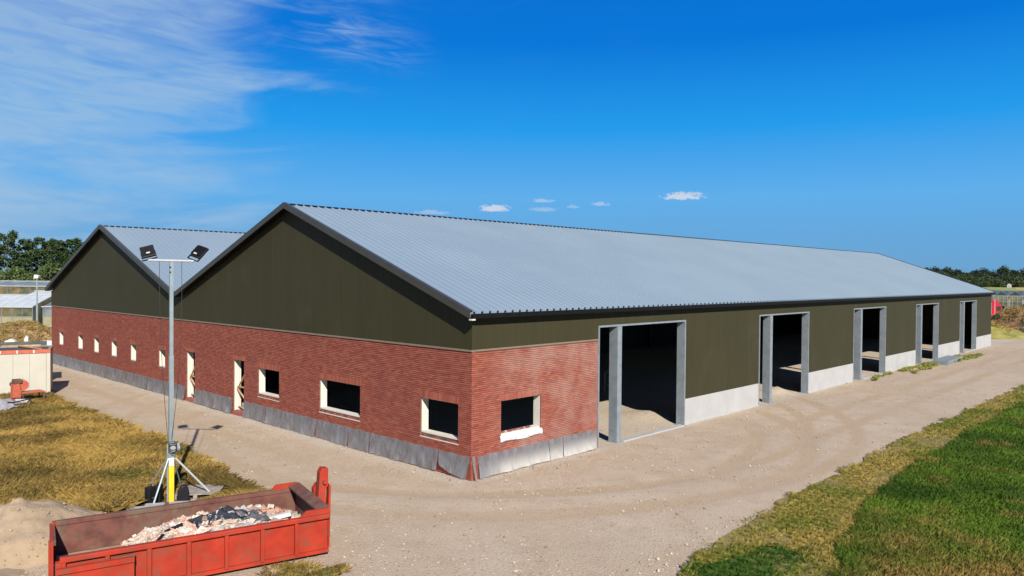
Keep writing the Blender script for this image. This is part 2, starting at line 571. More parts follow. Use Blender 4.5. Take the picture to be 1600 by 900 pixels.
# cement dust along the two walls
foot = t.math('MAXIMUM',
              t.math('MULTIPLY', t.ramp(t.math('MULTIPLY_ADD', n_mid, -0.7, sp[0]), -1.35, -0.75), t.ramp(sp[1], -0.6, 0.2)),
              t.math('MULTIPLY', t.ramp(t.math('MULTIPLY_ADD', n_mid, -0.8, sp[1]), -1.1, -0.55), t.math('MULTIPLY', t.ramp(sp[0], -0.5, 0.2), t.ramp(sp[0], 6.0, 8.0, 1.0, 0.35))))
c = t.mix(t.math('MULTIPLY', foot, 0.6), c, (0.42, 0.375, 0.31))
# single stones
sc_ = t.node('ShaderNodeSeparateColor')
t.l.new(vor.outputs['Color'], sc_.inputs[0])
stone = t.mix(sc_.outputs[0], (0.50, 0.42, 0.34), (0.15, 0.10, 0.07))
sel = t.math('MULTIPLY', t.ramp(sc_.outputs[1], 0.62, 0.75), t.ramp(vor.outputs['Distance'], 0.5, 0.32))
c = t.mix(t.math('MULTIPLY', sel, t.ramp(n_mid, 0.35, 0.65, 0.3, 0.85)), c, stone)
c = t.mix(t.ramp(n_fin, 0.35, 0.75, 0.0, 0.35), c, (0.225, 0.165, 0.11))
t.set(b.inputs['Base Color'], c)
b.inputs['Roughness'].default_value = 0.95
b.inputs['Specular IOR Level'].default_value = 0.15
bp = t.node('ShaderNodeBump', i_Strength=0.75, i_Distance=0.03)
hgt = t.math('ADD', t.math('MULTIPLY', n_fin, 0.7), t.math('MULTIPLY', t.ramp(vor.outputs['Distance'], 0.5, 0.1), 0.5))
t.l.new(hgt, bp.inputs['Height'])
t.l.new(bp.outputs[0], b.inputs['Normal'])
M_gravel = m

M_farm = plain('farmland', (0.12, 0.14, 0.045), 0.95, 0, 0.35, 0.02, 0.0, coord='Object', dirt=(0.24, 0.19, 0.07), dscale=0.012, dlo=0.45, dhi=0.6)
M_drysoil = plain('straw_ground', (0.105, 0.072, 0.026), 0.95, 0, 0.35, 2.5, 0.6, 14, dirt=(0.07, 0.058, 0.02), dscale=0.9, dlo=0.45, dhi=0.7)
M_greensoil = plain('meadow_ground', (0.045, 0.085, 0.018), 0.95, 0, 0.35, 2.0, 0.5, 14, dirt=(0.12, 0.10, 0.035), dscale=0.8, dlo=0.55, dhi=0.75)
M_vergesoil = plain('verge_ground', (0.17, 0.135, 0.038), 0.95, 0, 0.3, 2.0, 0.5, 14, dirt=(0.18, 0.125, 0.047), dscale=0.9, dlo=0.45, dhi=0.65)
M_sand = plain('sand', (0.265, 0.198, 0.128), 0.95, 0, 0.12, 2.0, 0.7, 18, dirt=(0.21, 0.155, 0.098), dscale=1.3, dlo=0.45, dhi=0.75)
M_field = plain('far_field', (0.20, 0.22, 0.045), 0.95, 0, 0.2, 0.08)
M_stubble = plain('stubble_field', (0.36, 0.25, 0.07), 0.95, 0, 0.15, 0.08)

# ------------------------------------------------------------------ terrain
R = 2600
me = MB()
nseg = 64
me.add([(0, 0, 0)] + [(R * math.cos(2 * math.pi * i / nseg), R * math.sin(2 * math.pi * i / nseg), 0) for i in range(nseg)],
       [(0, 1 + i, 1 + (i + 1) % nseg) for i in range(nseg)])
g = obj('ground', me, M_farm, loc=(0, 0, -0.12), fix=False)
tag(g, 'flat dry farmland stretching to the horizon', kind='structure')


def yard_z(x, y):
    z = (fbm(x * 0.5, y * 0.5, 3, 4) - 0.5) * 0.05
    for cx, cy, sx, sy, h in ((13.0, 2.2, 1.3, 1.0, 0.22), (9.5, 4.5, 2.5, 1.4, 0.16), (24.0, 1.2, 0.7, 0.5, 0.34), (22.6, 1.6, 1.1, 0.6, 0.14), (20.8, 1.0, 1.2, 0.5, 0.10), (34.5, 1.0, 1.2, 0.5, 0.14)):
        z = z + h * np.exp(-((x - cx) / sx) ** 2 - ((y - cy) / sy) ** 2)
    # shallow wheel ruts sweeping round the corner
    for cx, cy, R_, dep in ((7, 6.5, 11.3, 0.018), (7, 6.5, 13.2, 0.018), (9.5, 10, 15.4, 0.014)):
        r = np.hypot(x - cx, y - cy) + 0.3 * fbm(x * 0.4, y * 0.4, 9, 2)
        z = z - dep * np.exp(-((r - R_) / 0.28) ** 2) + 0.6 * dep * np.exp(-((r - R_ - 0.5) / 0.3) ** 2)
    return z


xs = np.arange(-26, 96.01, 0.36)
ys = np.arange(-24, 66.01, 0.36)
X, Y = np.meshgrid(xs, ys, indexing='ij')
Z = yard_z(X, Y)
V = np.stack([X, Y, Z], -1).reshape(-1, 3)
ny = len(ys)
ii, jj = np.meshgrid(np.arange(len(xs) - 1), np.arange(ny - 1), indexing='ij')
q = np.stack([ii * ny + jj, (ii + 1) * ny + jj, (ii + 1) * ny + jj + 1, ii * ny + jj + 1], -1).reshape(-1)
me = bpy.data.meshes.new('gravel_yard')
me.vertices.add(len(V))
me.vertices.foreach_set('co', V.astype(np.float32).ravel())
nf = len(q) // 4
me.loops.add(nf * 4)
me.loops.foreach_set('vertex_index', q.astype(np.int32))
me.polygons.add(nf)
me.polygons.foreach_set('loop_start', np.arange(nf, dtype=np.int32) * 4)
me.polygons.foreach_set('loop_total', np.full(nf, 4, np.int32))
me.polygons.foreach_set('use_smooth', np.ones(nf, bool))
me.update(calc_edges=True)
tag(link('gravel_yard', me, M_gravel), 'pale sandy gravel yard round the new barn', kind='structure')


def sheet(name, pts, z, m, label, jit=0.12, step=0.3):
    """ground cover with a ragged outline"""
    out = []
    n = len(pts)
    for i in range(n):
        a, b_ = np.array(pts[i], float), np.array(pts[(i + 1) % n], float)
        L_ = np.hypot(*(b_ - a))
        st = step if L_ < 60 else 4.0
        k = max(1, int(L_ / st))
        for j in range(k):
            p = a + (b_ - a) * j / k
            nrm = np.array([-(b_ - a)[1], (b_ - a)[0]]) / L_
            d = (fbm(np.array(p[0] * 1.1), np.array(p[1] * 1.1), 21, 4) - 0.5) * 4 * jit
            out.append(tuple(p + nrm * d))
    mb = MB()
    mb.add([(x, y, 0) for x, y in out], [tuple(range(len(out)))])
    o = obj(name, mb, m, loc=(0, 0, z), fix=False)
    bm = bmesh.new()
    bm.from_mesh(o.data)
    bmesh.ops.triangulate(bm, faces=bm.faces)
    bm.normal_update()
    bm.to_mesh(o.data)
    bm.free()
    return tag(o, label, kind='structure')


DRY = [(-4.5, 26.2), (-4.7, 21.4), (-4.75, 18.2), (-4.75, 14.6), (-4.5, 11.9), (-4.95, 8.3), (-5.1, 5.6), (-5.25, 3.5), (-5.4, 1.8), (-6.2, 0.2), (-9.0, 0.6), (-10.4, 1.2), (-10.6, 3.0), (-12.5, 4.0), (-16, 6), (-25, 14), (-25, 40), (-9, 40)]
VERGE = [(-4.4, -10.2), (-1.9, -8.4), (0.06, -8.0), (2.5, -7.85), (5.0, -7.55), (8.6, -7.7), (15.4, -7.4), (23.5, -7.7), (37.6, -7.8), (60, -8.3), (60, -9.6), (31.3, -9.2), (18.6, -9.0), (12.8, -9.2), (6.3, -9.5), (2.2, -10.2), (-1.5, -11.6), (-4.4, -12.5)]
FIELD = [(-4.4, -12.4), (-1.5, -11.5), (2.2, -10.1), (6.3, -9.4), (12.8, -9.1), (18.6, -8.9), (31.3, -9.1), (60, -9.5), (95, -9.5), (95, -23.8), (-4.4, -23.8)]
sheet('dry_meadow', DRY, 0.045, M_drysoil, 'strip of parched straw-coloured meadow left of the yard')
sheet('verge', VERGE, 0.045, M_vergesoil, 'yellowish dry verge between gravel and green field')
sheet('green_field', FIELD, 0.049, M_greensoil, 'lush green field at the right of the yard')


def inside(poly, x, y):
    r = np.zeros(len(x), bool)
    n = len(poly)
    for i in range(n):
        x0, y0 = poly[i]
        x1, y1 = poly[(i + 1) % n]
        cnd = ((y0 > y) != (y1 > y))
        with np.errstate(divide='ignore', invalid='ignore'):
            xx = (x1 - x0) * (y - y0) / (y1 - y0 + 1e-12) + x0
        r ^= cnd & (x < xx)
    return r


CAM = np.array([-15.6533, -16.5821, 6.2])
_r2 = np.array(r2)
_u2 = np.array(u2)
_fw = np.array(fw)


def in_view(x, y, margin=0.10):
    d = np.stack([x - CAM[0], y - CAM[1], np.full(len(x), -CAM[2])], -1)
    zz = d @ _fw
    px = d @ _r2 / zz * 1176.95 / 800
    py = -(d @ _u2) / zz * 1176.95 / 450
    return (zz > 2) & (np.abs(px) < 1 + margin) & (np.abs(py) < 1 + margin * 2)


def blades(name, poly, n, h, wd, colf, z0, lean=0.5, seed=1, tuft=0, swirl=0.0, ragged=0.25, near=16.0, keep=None):
    """grass: one bent blade = 2 triangles (4 vertices)"""
    r = np.random.default_rng(seed)
    pa = np.array(poly)
    lo, hi = pa.min(0), pa.max(0)
    bx, by = [], []
    got = 0
    while got < n:
        x = r.uniform(lo[0], hi[0], n * 2)
        y = r.uniform(lo[1], hi[1], n * 2)
        jx = x + (fbm(x * 1.3, y * 1.3, 5, 3) - 0.5) * ragged * 4
        jy = y + (fbm(x * 1.3, y * 1.3, 6, 3) - 0.5) * ragged * 4
        k = inside(poly, jx, jy) & in_view(x, y)
        dist = np.hypot(x - CAM[0], y - CAM[1])
        k &= r.uniform(0, 1, len(x)) < np.minimum(1, (near / dist) ** 1.5)
        if keep is not None:
            k &= keep(x, y, r)
        bx.append(x[k])
        by.append(y[k])
        got += k.sum()
    x = np.concatenate(bx)[:n]
    y = np.concatenate(by)[:n]
    dist = np.hypot(x - CAM[0], y - CAM[1])
    if tuft:
        tid = np.floor(x / tuft) * 31.7 + np.floor(y / tuft) * 17.3
        cx = (np.floor(x / tuft) + 0.5) * tuft
        cy = (np.floor(y / tuft) + 0.5) * tuft
        th = np.sin(tid * 91.7) * 0.5 + 0.5
        x = cx + (x - cx) * (0.55 + 0.9 * th)
        y = cy + (y - cy) * (0.55 + 0.9 * th)
        ang = np.arctan2(y - cy, x - cx) + r.normal(0, 0.5, n)
    else:
        ang = r.uniform(0, 2 * np.pi, n)
        th = np.full(n, 0.5)
    if swirl:
        sw = fbm(x * 0.25, y * 0.25, 44, 3) * 14
        ang = np.where(r.uniform(0, 1, n) < swirl, sw + r.normal(0, 0.45, n), ang)
    hh = h * r.uniform(0.45, 1.25, n) * (0.65 + 0.7 * fbm(x * 0.8, y * 0.8, 12, 3))
    ln = lean * r.uniform(0.3, 1.5, n)
    ww = wd * r.uniform(0.6, 1.4, n) * np.maximum(1, dist / 26)
    px, py = -np.sin(ang + r.normal(0, 0.5, n)), np.cos(ang)
    zb = yard_z(x, y) * 0 + z0
    dx, dy = np.cos(ang), np.sin(ang)
    L1 = hh * ln
    base0 = np.stack([x - px * ww / 2, y - py * ww / 2, zb], -1)
    base1 = np.stack([x + px * ww / 2, y + py * ww / 2, zb], -1)
    mid = np.stack([x + dx * L1 * 0.4 + px * ww * 0.4, y + dy * L1 * 0.4 + py * ww * 0.4, zb + hh * 0.6 / np.sqrt(1 + ln ** 2 * 0.3)], -1)
    tip = np.stack([x + dx * L1, y + dy * L1, zb + hh / np.sqrt(1 + ln ** 2 * 1.2)], -1)
    vv = np.stack([base0, base1, mid, tip], 1).reshape(-1, 3)
    cols = colf(x, y, r, th)
    me_ = raw_mesh(name, vv, 4, cols, [[0, 1, 2], [0, 2, 3]])
    return link(name, me_, M_blade)


def lerp(a, b_, f):
    return np.array(a)[None] * (1 - f[:, None]) + np.array(b_)[None] * f[:, None]


def dry_col(x, y, r, th):
    f = np.clip(fbm(x * 0.55, y * 0.55, 31, 4) * 2.6 - 0.8 + r.normal(0, 0.16, len(x)), 0, 1)
    c_ = lerp((0.105, 0.075, 0.021), (0.34, 0.225, 0.060), f)
    gr = np.clip(fbm(x * 0.7, y * 0.7, 77, 3) * 5 - 3.1, 0, 1) * (r.uniform(0, 1, len(x)) < 0.6)
    c_ = c_ * (1 - gr[:, None]) + np.array((0.055, 0.075, 0.015))[None] * gr[:, None]
    return c_ * r.uniform(0.7, 1.25, (len(x), 1))


def green_col(x, y, r, th):
    f = np.clip(fbm(x * 0.5, y * 0.5, 51, 4) * 2.6 - 0.8 + r.normal(0, 0.15, len(x)), 0, 1)
    c_ = lerp((0.032, 0.072, 0.006), (0.095, 0.155, 0.014), f)
    # a parched corner nearest the viewer and thin straw spots
    d = np.hypot((x - 1.6) / 3.4, (y + 12.4) / 1.9)
    s_ = np.clip(1.35 - d + (fbm(x * 0.9, y * 0.9, 61, 4) - 0.5) * 2.2, 0, 1)
    s2 = np.clip(fbm(x * 0.8, y * 0.8, 63, 4) * 6 - 3.9, 0, 1) * 0.8
    s_ = np.maximum(s_, s2) * (r.uniform(0, 1, len(x)) < 0.85)
    c_ = c_ * (1 - s_[:, None]) + np.array((0.24, 0.16, 0.045))[None] * s_[:, None]
    return c_ * r.uniform(0.65, 1.3, (len(x), 1))


def verge_col(x, y, r, th):
    f = np.clip(fbm(x * 0.6, y * 0.9, 71, 4) * 2.4 - 0.7 + r.normal(0, 0.2, len(x)), 0, 1)
    c_ = lerp((0.125, 0.150, 0.020), (0.30, 0.225, 0.055), f)
    d = np.hypot((x + 0.9) / 1.7, (y + 9.3) / 0.7) + (fbm(x * 1.4, y * 1.4, 19, 4) - 0.5) * 1.6
    k = (np.clip(1.3 - d, 0, 1) * 2 > r.uniform(0.2, 1, len(x)))
    c_[k] = np.array((0.042, 0.088, 0.010))
    return c_ * r.uniform(0.7, 1.25, (len(x), 1))


def not_skip(x, y, r):
    lx = (x + 5.85) * -0.971 + (y - 0.1) * 0.24
    ly = (x + 5.85) * -0.24 + (y - 0.1) * -0.971
    k = ~((lx > -0.3) & (lx < 5.5) & (ly > -0.1) & (ly < 2.9))
    # trodden and covered spots: sand pile, mast foot, container
    k &= np.hypot((x + 11.0) / 2.1, (y - 3.3) / 1.75) > 1.0
    k &= ~((x < -10.6) & (y < 2.9))
    k &= np.hypot((x + 7.3) / 1.75, (y - 3.6) / 0.85) > 1.0
    k &= np.hypot((x + 6.45) / 0.8, (y - 4.2) / 0.7) > 1.0
    return k


o = blades('dry_grass', DRY, 230000, 0.30, 0.008, dry_col, 0.045, lean=1.1, seed=3, tuft=0.42, swirl=0.45, ragged=0.22, near=20, keep=not_skip)
tag(o, 'parched straw-coloured long grass left of the yard', 'grass', kind='stuff')
o = blades('field_grass', FIELD, 120000, 0.17, 0.011, green_col, 0.049, lean=0.55, seed=4, ragged=0.12, near=17)
tag(o, 'short lush green grass of the field on the right', 'grass', kind='stuff')
o = blades('verge_grass', VERGE, 60000, 0.10, 0.011, verge_col, 0.045, lean=0.9, seed=5, tuft=0.3, ragged=0.2, near=17,
           keep=lambda x, y, r: r.uniform(0, 1, len(x)) < np.clip(fbm(x * 0.7, y * 0.9, 83, 4) * 4 - 1.2, 0.12, 1))
tag(o, 'thin yellow-green grass on the verge beside the gravel', 'grass', kind='stuff')


def weed_keep(x, y, r):
    return r.uniform(0, 1, len(x)) < np.clip(fbm(x * 0.35, y * 1.2, 91, 3) * 6 - 3.15, 0, 1)


WEED = [(32.6, -0.25), (57, -0.25), (57, -1.9), (45, -1.5), (33.0, -1.1)]
o = blades('wall_weeds', WEED, 6000, 0.20, 0.012, lambda x, y, r, th: lerp((0.13, 0.17, 0.025), (0.27, 0.25, 0.06), r.uniform(0, 1, len(x))), 0.0, lean=0.8, seed=6, tuft=0.5, near=50, keep=weed_keep)
tag(o, 'yellow-green weeds growing along the long wall by the far doorways', 'weeds', kind='stuff')
SKG = [(-11.5, -1.6), (-6.3, -2.4), (-5.8, -3.0), (-7.5, -3.6), (-11.5, -4.0)]
o = blades('straw_tufts', SKG, 6000, 0.12, 0.014, dry_col, 0.0, lean=1.2, seed=8, tuft=0.5, near=16,
           keep=lambda x, y, r: r.uniform(0, 1, len(x)) < np.clip(fbm(x * 0.8, y * 0.8, 15, 4) * 6 - 3.0, 0, 1))
tag(o, 'thin straw tufts in the gravel in front of the red skip', 'grass', kind='stuff')

# loose stones on the yard
r_ = np.random.default_rng(11)
n = 420000
x = r_.uniform(-12, 60, n)
y = r_.uniform(-14, 40, n)
dist = np.hypot(x - CAM[0], y - CAM[1])
band = np.exp(-np.abs(y + 0.9) / 0.8) * (x > -0.5) + np.exp(-np.abs(x + 0.9) / 0.6) * (y > -0.5) * 0.5
k = in_view(x, y, 0.03) & ~inside(DRY, x, y) & ~inside(VERGE, x, y) & ~inside(FIELD, x, y) & ~((x > 0.05) & (y > 0.05) & ((x < 6.3) | (y > 6)))
k &= r_.uniform(0, 1, n) < np.clip((18 / dist) ** 1.6, 0, 1) * np.clip(fbm(x * 0.5, y * 0.5, 17, 4) * 3.2 - 1.25 + band, 0.06, 1) * 0.6
x, y = x[k], y[k]
n = len(x)
sz = np.minimum(0.05, 0.016 * np.exp(r_.normal(0, 0.42, n)))
octa = np.array([(1, 0, 0), (0, 1, 0), (-1, 0, 0), (0, -1, 0), (0, 0, 0.75), (0, 0, -0.5)])
an = r_.uniform(0, 6.28, n)
pv = octa[None] * r_.uniform(0.6, 1.5, (n, 6, 1)) * sz[:, None, None]
cx_, sx_ = np.cos(an)[:, None], np.sin(an)[:, None]
pv = np.stack([pv[..., 0] * cx_ - pv[..., 1] * sx_, pv[..., 0] * sx_ + pv[..., 1] * cx_, pv[..., 2]], -1)
pv += np.stack([x, y, yard_z(x, y) + sz * 0.3], -1)[:, None]
pc = lerp((0.40, 0.325, 0.245), (0.17, 0.115, 0.08), np.clip(r_.uniform(-0.4, 1, n), 0, 1))
me = raw_mesh('loose_stones', pv.reshape(-1, 3), 6, pc, [[0, 1, 4], [1, 2, 4], [2, 3, 4], [3, 0, 4], [1, 0, 5], [2, 1, 5], [3, 2, 5], [0, 3, 5]])
tag(link('loose_stones', me, M_pebble), 'loose stones and brick crumbs scattered over the gravel', 'gravel', kind='stuff')

# ------------------------------------------------------------------ the barn
LX, WY = 68.45, 42.2
ZB = 3.93           # top of the brickwork
RIDGE1, VALLEY, RIDGE2 = 10.55, 21.1, 31.65
OV = 0.31           # overhang of the verge
EV = 0.22           # overhang of the eaves
SL = 0.3606
ZEV = 5.12


def zt(y):
    """top of the roof skin"""
    if y > VALLEY:
        y = WY - y
    if y <= RIDGE1:
        return ZEV + SL * (y + EV)
    return ZEV + SL * (RIDGE1 + EV) - SL * (y - RIDGE1)


barn = thing('barn', 'large new double-gabled barn with red brick base, olive cladding and grey metal roof', 'barn')

GABLE_OPEN = [(0.60, 2.42, 1.03, 2.26), (5.78, 8.43, 1.03, 2.27), (11.43, 13.19, 1.06, 2.26), (14.43, 15.41, -0.2, 2.43), (19.38, 20.32, -0.2, 2.43),
              (22.89, 23.75, 1.36, 2.28), (26.85, 27.68, 1.36, 2.29), (29.80, 30.68, 1.37, 2.29), (32.82, 33.65, 1.37, 2.28), (35.75, 36.65, 1.37, 2.28), (39.65, 40.55, 1.37, 2.28)]
SIDE_OPEN = [(1.28, 3.18, 1.08, 2.28)]


def wall_faces(mb, u0, u1, z0, z1, opens, d0, d1, P):
    us = sorted({u0, u1, *[v for o_ in opens for v in o_[:2]]})
    zs = sorted({z0, z1, *[min(max(v, z0), z1) for o_ in opens for v in o_[2:]]})

    def hole(u, z):
        return any(o_[0] < u < o_[1] and o_[2] < z < o_[3] for o_ in opens)
    for d, fl in ((d0, False), (d1, True)):
        for i in range(len(us) - 1):
            for j in range(len(zs) - 1):
                if hole((us[i] + us[i + 1]) / 2, (zs[j] + zs[j + 1]) / 2):
                    continue
                vs = [P(us[i], d, zs[j]), P(us[i + 1], d, zs[j]), P(us[i + 1], d, zs[j + 1]), P(us[i], d, zs[j + 1])]
                mb.add(vs, [(3, 2, 1, 0) if fl else (0, 1, 2, 3)])
    for a_, b_, c_, d_ in opens + [(u0, u1, z0, z1)]:
        c_ = max(c_, z0)
        for (p, q_) in (((a_, c_), (b_, c_)), ((b_, c_), (b_, d_)), ((b_, d_), (a_, d_)), ((a_, d_), (a_, c_))):
            mb.add([P(p[0], d0, p[1]), P(q_[0], d0, q_[1]), P(q_[0], d1, q_[1]), P(p[0], d1, p[1])], [(0, 1, 2, 3)])


def PG(u, d, z):      # gable wall: u runs along Y, d goes inwards along X
    return (d, u, z)


def PS(u, d, z):      # long wall: u runs along X, d goes inwards along Y
    return (u, d, z)


BRL, BRH, UNIT, COURSE = 0.21, 0.0475, 0.2165, 0.0625


def brick_layout(u0, u1, opens, phase):
    """rectangles (ua, ub, za, zb) of every brick, cut round the openings"""
    out = []
    lint = [(o_[0] - 0.06, o_[1] + 0.06, o_[3], math.ceil((o_[3] + 0.19) / COURSE) * COURSE + 0.008) for o_ in opens]
    nrow = int(ZB / COURSE)
    for rI in range(-1, nrow + 1):
        za = rI * COURSE + 0.012
        zb = min(za + BRH, ZB)
        if zb - za < 0.02:
            continue
        off = phase + (0.5 * UNIT if rI % 2 else 0.0)
        u = u0 - off
        while u < u1:
            segs = [(max(u, u0), min(u + BRL, u1))]
            for (a_, b_, c_, d_) in list(opens) + lint:
                if zb > c_ + 0.004 and za < d_ - 0.004:
                    ns = []
                    for p, q_ in segs:
                        if q_ <= a_ or p >= b_:
                            ns.append((p, q_))
                        else:
                            if p < a_:
                                ns.append((p, a_))
                            if q_ > b_:
                                ns.append((b_, q_))
                    segs = ns
            out += [(p, q_, za, zb) for p, q_ in segs if q_ - p > 0.03]
            u += UNIT
    for (a_, b_, c_, d_) in lint:          # soldier course over each opening
        k_ = int(round((b_ - a_) / COURSE))
        for i in range(k_):
            p = a_ + (b_ - a_) * i / k_
            out.append((p + 0.005, p + (b_ - a_) / k_ - 0.005, c_ + 0.004, d_ - 0.006))
    return out


TINTS = np.array([(0.335, 0.098, 0.064), (0.315, 0.090, 0.060), (0.355, 0.108, 0.070), (0.300, 0.084, 0.058), (0.265, 0.074, 0.055), (0.370, 0.122, 0.078), (0.325, 0.088, 0.057), (0.345, 0.116, 0.080)]) * np.array((0.86, 0.84, 0.82))
PAT = [[0, 1, 2, 3], [0, 4, 5, 1], [1, 5, 6, 2], [2, 6, 7, 3], [3, 7, 4, 0]]
RB = np.random.default_rng(5)


def bricks(wall, u0, u1, opens, P, phase, n_single):
    lay = brick_layout(u0, u1, opens, phase)
    ctr = np.array([P((a_ + b_) / 2, 0, (c_ + d_) / 2) for a_, b_, c_, d_ in lay])
    vis = (ctr[:, 2] > 0.72)
    dist_ = np.linalg.norm(ctr - CAM, axis=1) + np.where(vis, 0, 1000)
    full = np.array([abs(b_ - a_ - BRL) < 1e-4 and abs(d_ - c_ - BRH) < 1e-4 for a_, b_, c_, d_ in lay])
    order = np.argsort(dist_ + np.where(full, 0, 1000))
    single = set(order[:n_single].tolist())
    vs, cs = [], []
    protos = []
    for kx in range(len(TINTS) * 2):
        mb = MB()
        col = tuple(TINTS[kx % len(TINTS)] * RB.uniform(0.93, 1.07))
        q8 = [(-BRL / 2, -BRH / 2), (BRL / 2, -BRH / 2), (BRL / 2, BRH / 2), (-BRL / 2, BRH / 2)]
        j8 = [(a_ + RB.uniform(-0.002, 0.002), b_ + RB.uniform(-0.002, 0.002)) for a_, b_ in q8]
        mb.add([P(a_, 0.0, b_) for a_, b_ in j8] + [P(a_, 0.024, b_) for a_, b_ in j8], PAT, col)
        pm = mb.mesh('brick', fix=False)
        pm.materials.append(M_brick)
        protos.append(pm)
    for i, (a_, b_, c_, d_) in enumerate(lay):
        proud = RB.uniform(-0.0025, 0.0025)
        if i in single:
            p = P((a_ + b_) / 2, proud, (c_ + d_) / 2)
            link('brick', protos[RB.integers(len(protos))], None, wall, p)
            continue
        j = RB.uniform(-0.0015, 0.0015, 4)
        q4 = [(a_ + j[0], c_ + j[2]), (b_ + j[1], c_ + j[2]), (b_ + j[1], d_ + j[3]), (a_ + j[0], d_ + j[3])]
        vs.append([P(p, proud, z_) for p, z_ in q4] + [P(p, 0.024, z_) for p, z_ in q4])
        cs.append(TINTS[RB.integers(len(TINTS))] * RB.uniform(0.92, 1.08))
    me_ = raw_mesh('brick_courses', np.array(vs), 8, np.array(cs), PAT)
    o_ = link('brick_courses', me_, M_brick, wall)
    o_['kind'] = 'stuff'


D1L = 6.28
mb = MB()
wall_faces(mb, 0.02, WY, -0.15, ZB, GABLE_OPEN, 0.018, 0.30, PG)
mb.add([(0.018, 0.018, -0.15), (0.303, 0.018, -0.15), (0.303, 0.018, ZB), (0.018, 0.018, ZB)], [(0, 1, 2, 3)])
gable_wall = obj('brick_wall', mb, M_mortar, barn, fix=False)
bricks(gable_wall, 0.0, WY, GABLE_OPEN, PG, 0.0, 140)
mb = MB()
wall_faces(mb, 0.302, D1L, -0.15, ZB, SIDE_OPEN, 0.018, 0.30, PS)
side_wall = obj('brick_wall', mb, M_mortar, barn, fix=False)
bricks(side_wall, 0.0, D1L, SIDE_OPEN, PS, 0.11, 160)


# windows: white insulation boards round the reveal, a rough sill bed
def window(opens_, P, sill_bricks=True, foil=False):
    a_, b_, c_, d_ = opens_
    small = (b_ - a_) < 1.0
    s0 = c_ + (0.10 if not small else 0.02)
    th = 0.014
    mbw = MB()
    # sub-frame at the inner edge
    for (p, q_, e_, f_) in ((a_, b_, s0, s0 + 0.05), (a_, b_, d_ - 0.05, d_), (a_, a_ + 0.016, s0, d_), (b_ - 0.016, b_, s0, d_)):
        mbw.box(P(p + 0.005, 0.285, e_), P(q_ - 0.005, 0.33, f_))
    fr = obj('window_frame', mbw, M_white, barn)
    for (p, q_, e_, f_) in ((a_ + 0.003, a_ + th, s0, d_ - 0.004), (b_ - th, b_ - 0.003, s0, d_ - 0.004), (a_ + th + 0.002, b_ - th - 0.002, s0, s0 + 0.05), (a_ + th + 0.002, b_ - th - 0.002, d_ - th, d_ - 0.004)):
        obj('reveal_board', MB().box(P(p, 0.05, e_), P(q_, 0.283, f_)), M_white, fr)
    if not small:
        obj('sill_bed', MB().box(P(a_ + 0.004, 0.05, c_ - 0.01), P(b_ - 0.004, 0.28, s0 - 0.004)), M_rust, fr)
        obj('sill_lip', MB().box(P(a_ - 0.01, -0.012, c_ - 0.035), P(b_ + 0.01, 0.03, c_ - 0.012)), M_white, fr)
        u = a_ + 0.05
        while u < b_ - 0.15:
            if random.random() < 0.55:
                mbb = MB().box(P(u, 0.015 + random.uniform(0, 0.02), c_ - 0.008), P(u + random.uniform(0.07, 0.12), 0.18, c_ + random.uniform(0.035, 0.075)), tuple(TINTS[random.randrange(8)]))
                obj('sill_brick', mbb, M_brick, fr)
            u += 0.14
    return fr


for o_ in GABLE_OPEN[:3] + GABLE_OPEN[5:]:
    window(o_, PG)
wfr = window(SIDE_OPEN[0], PS)
for k in range(5):          # bricks left lying on the sill
    u = 1.5 + 0.3 * k + random.uniform(-0.05, 0.05)
    Mx = Matrix.Translation((u, 0.14, 1.24)) @ Matrix.Rotation(random.uniform(-0.5, 0.5), 4, 'Z')
    obj('loose_brick', MB().box((-0.105, -0.05, -0.03), (0.105, 0.05, 0.035), tuple(TINTS[(k * 3) % 8]), Mx), M_brick, wfr)
mb = MB()           # film draped over that sill
N = 26
for i in range(N + 1):
    u = 1.22 + 2.0 * i / N
    k = 0.5 + 0.5 * math.sin(i * 1.7)
    mb.v += [(u, 0.06, 1.19 + 0.01 * k), (u, -0.02, 1.17), (u + 0.01, -0.035 - 0.015 * k, 1.08), (u, -0.03 - 0.02 * k, 0.975 + 0.025 * math.sin(i * 0.35) + 0.012 * random.random())]
for i in range(N):
    for j in range(3):
        mb.f.append((4 * i + j, 4 * i + 4 + j, 4 * i + 5 + j, 4 * i + 1 + j))
obj('sill_film', mb, plain('white_film', (0.46, 0.47, 0.48), 0.4, 0, 0.08, 9.0, 0.4, 20), wfr, fix=False)

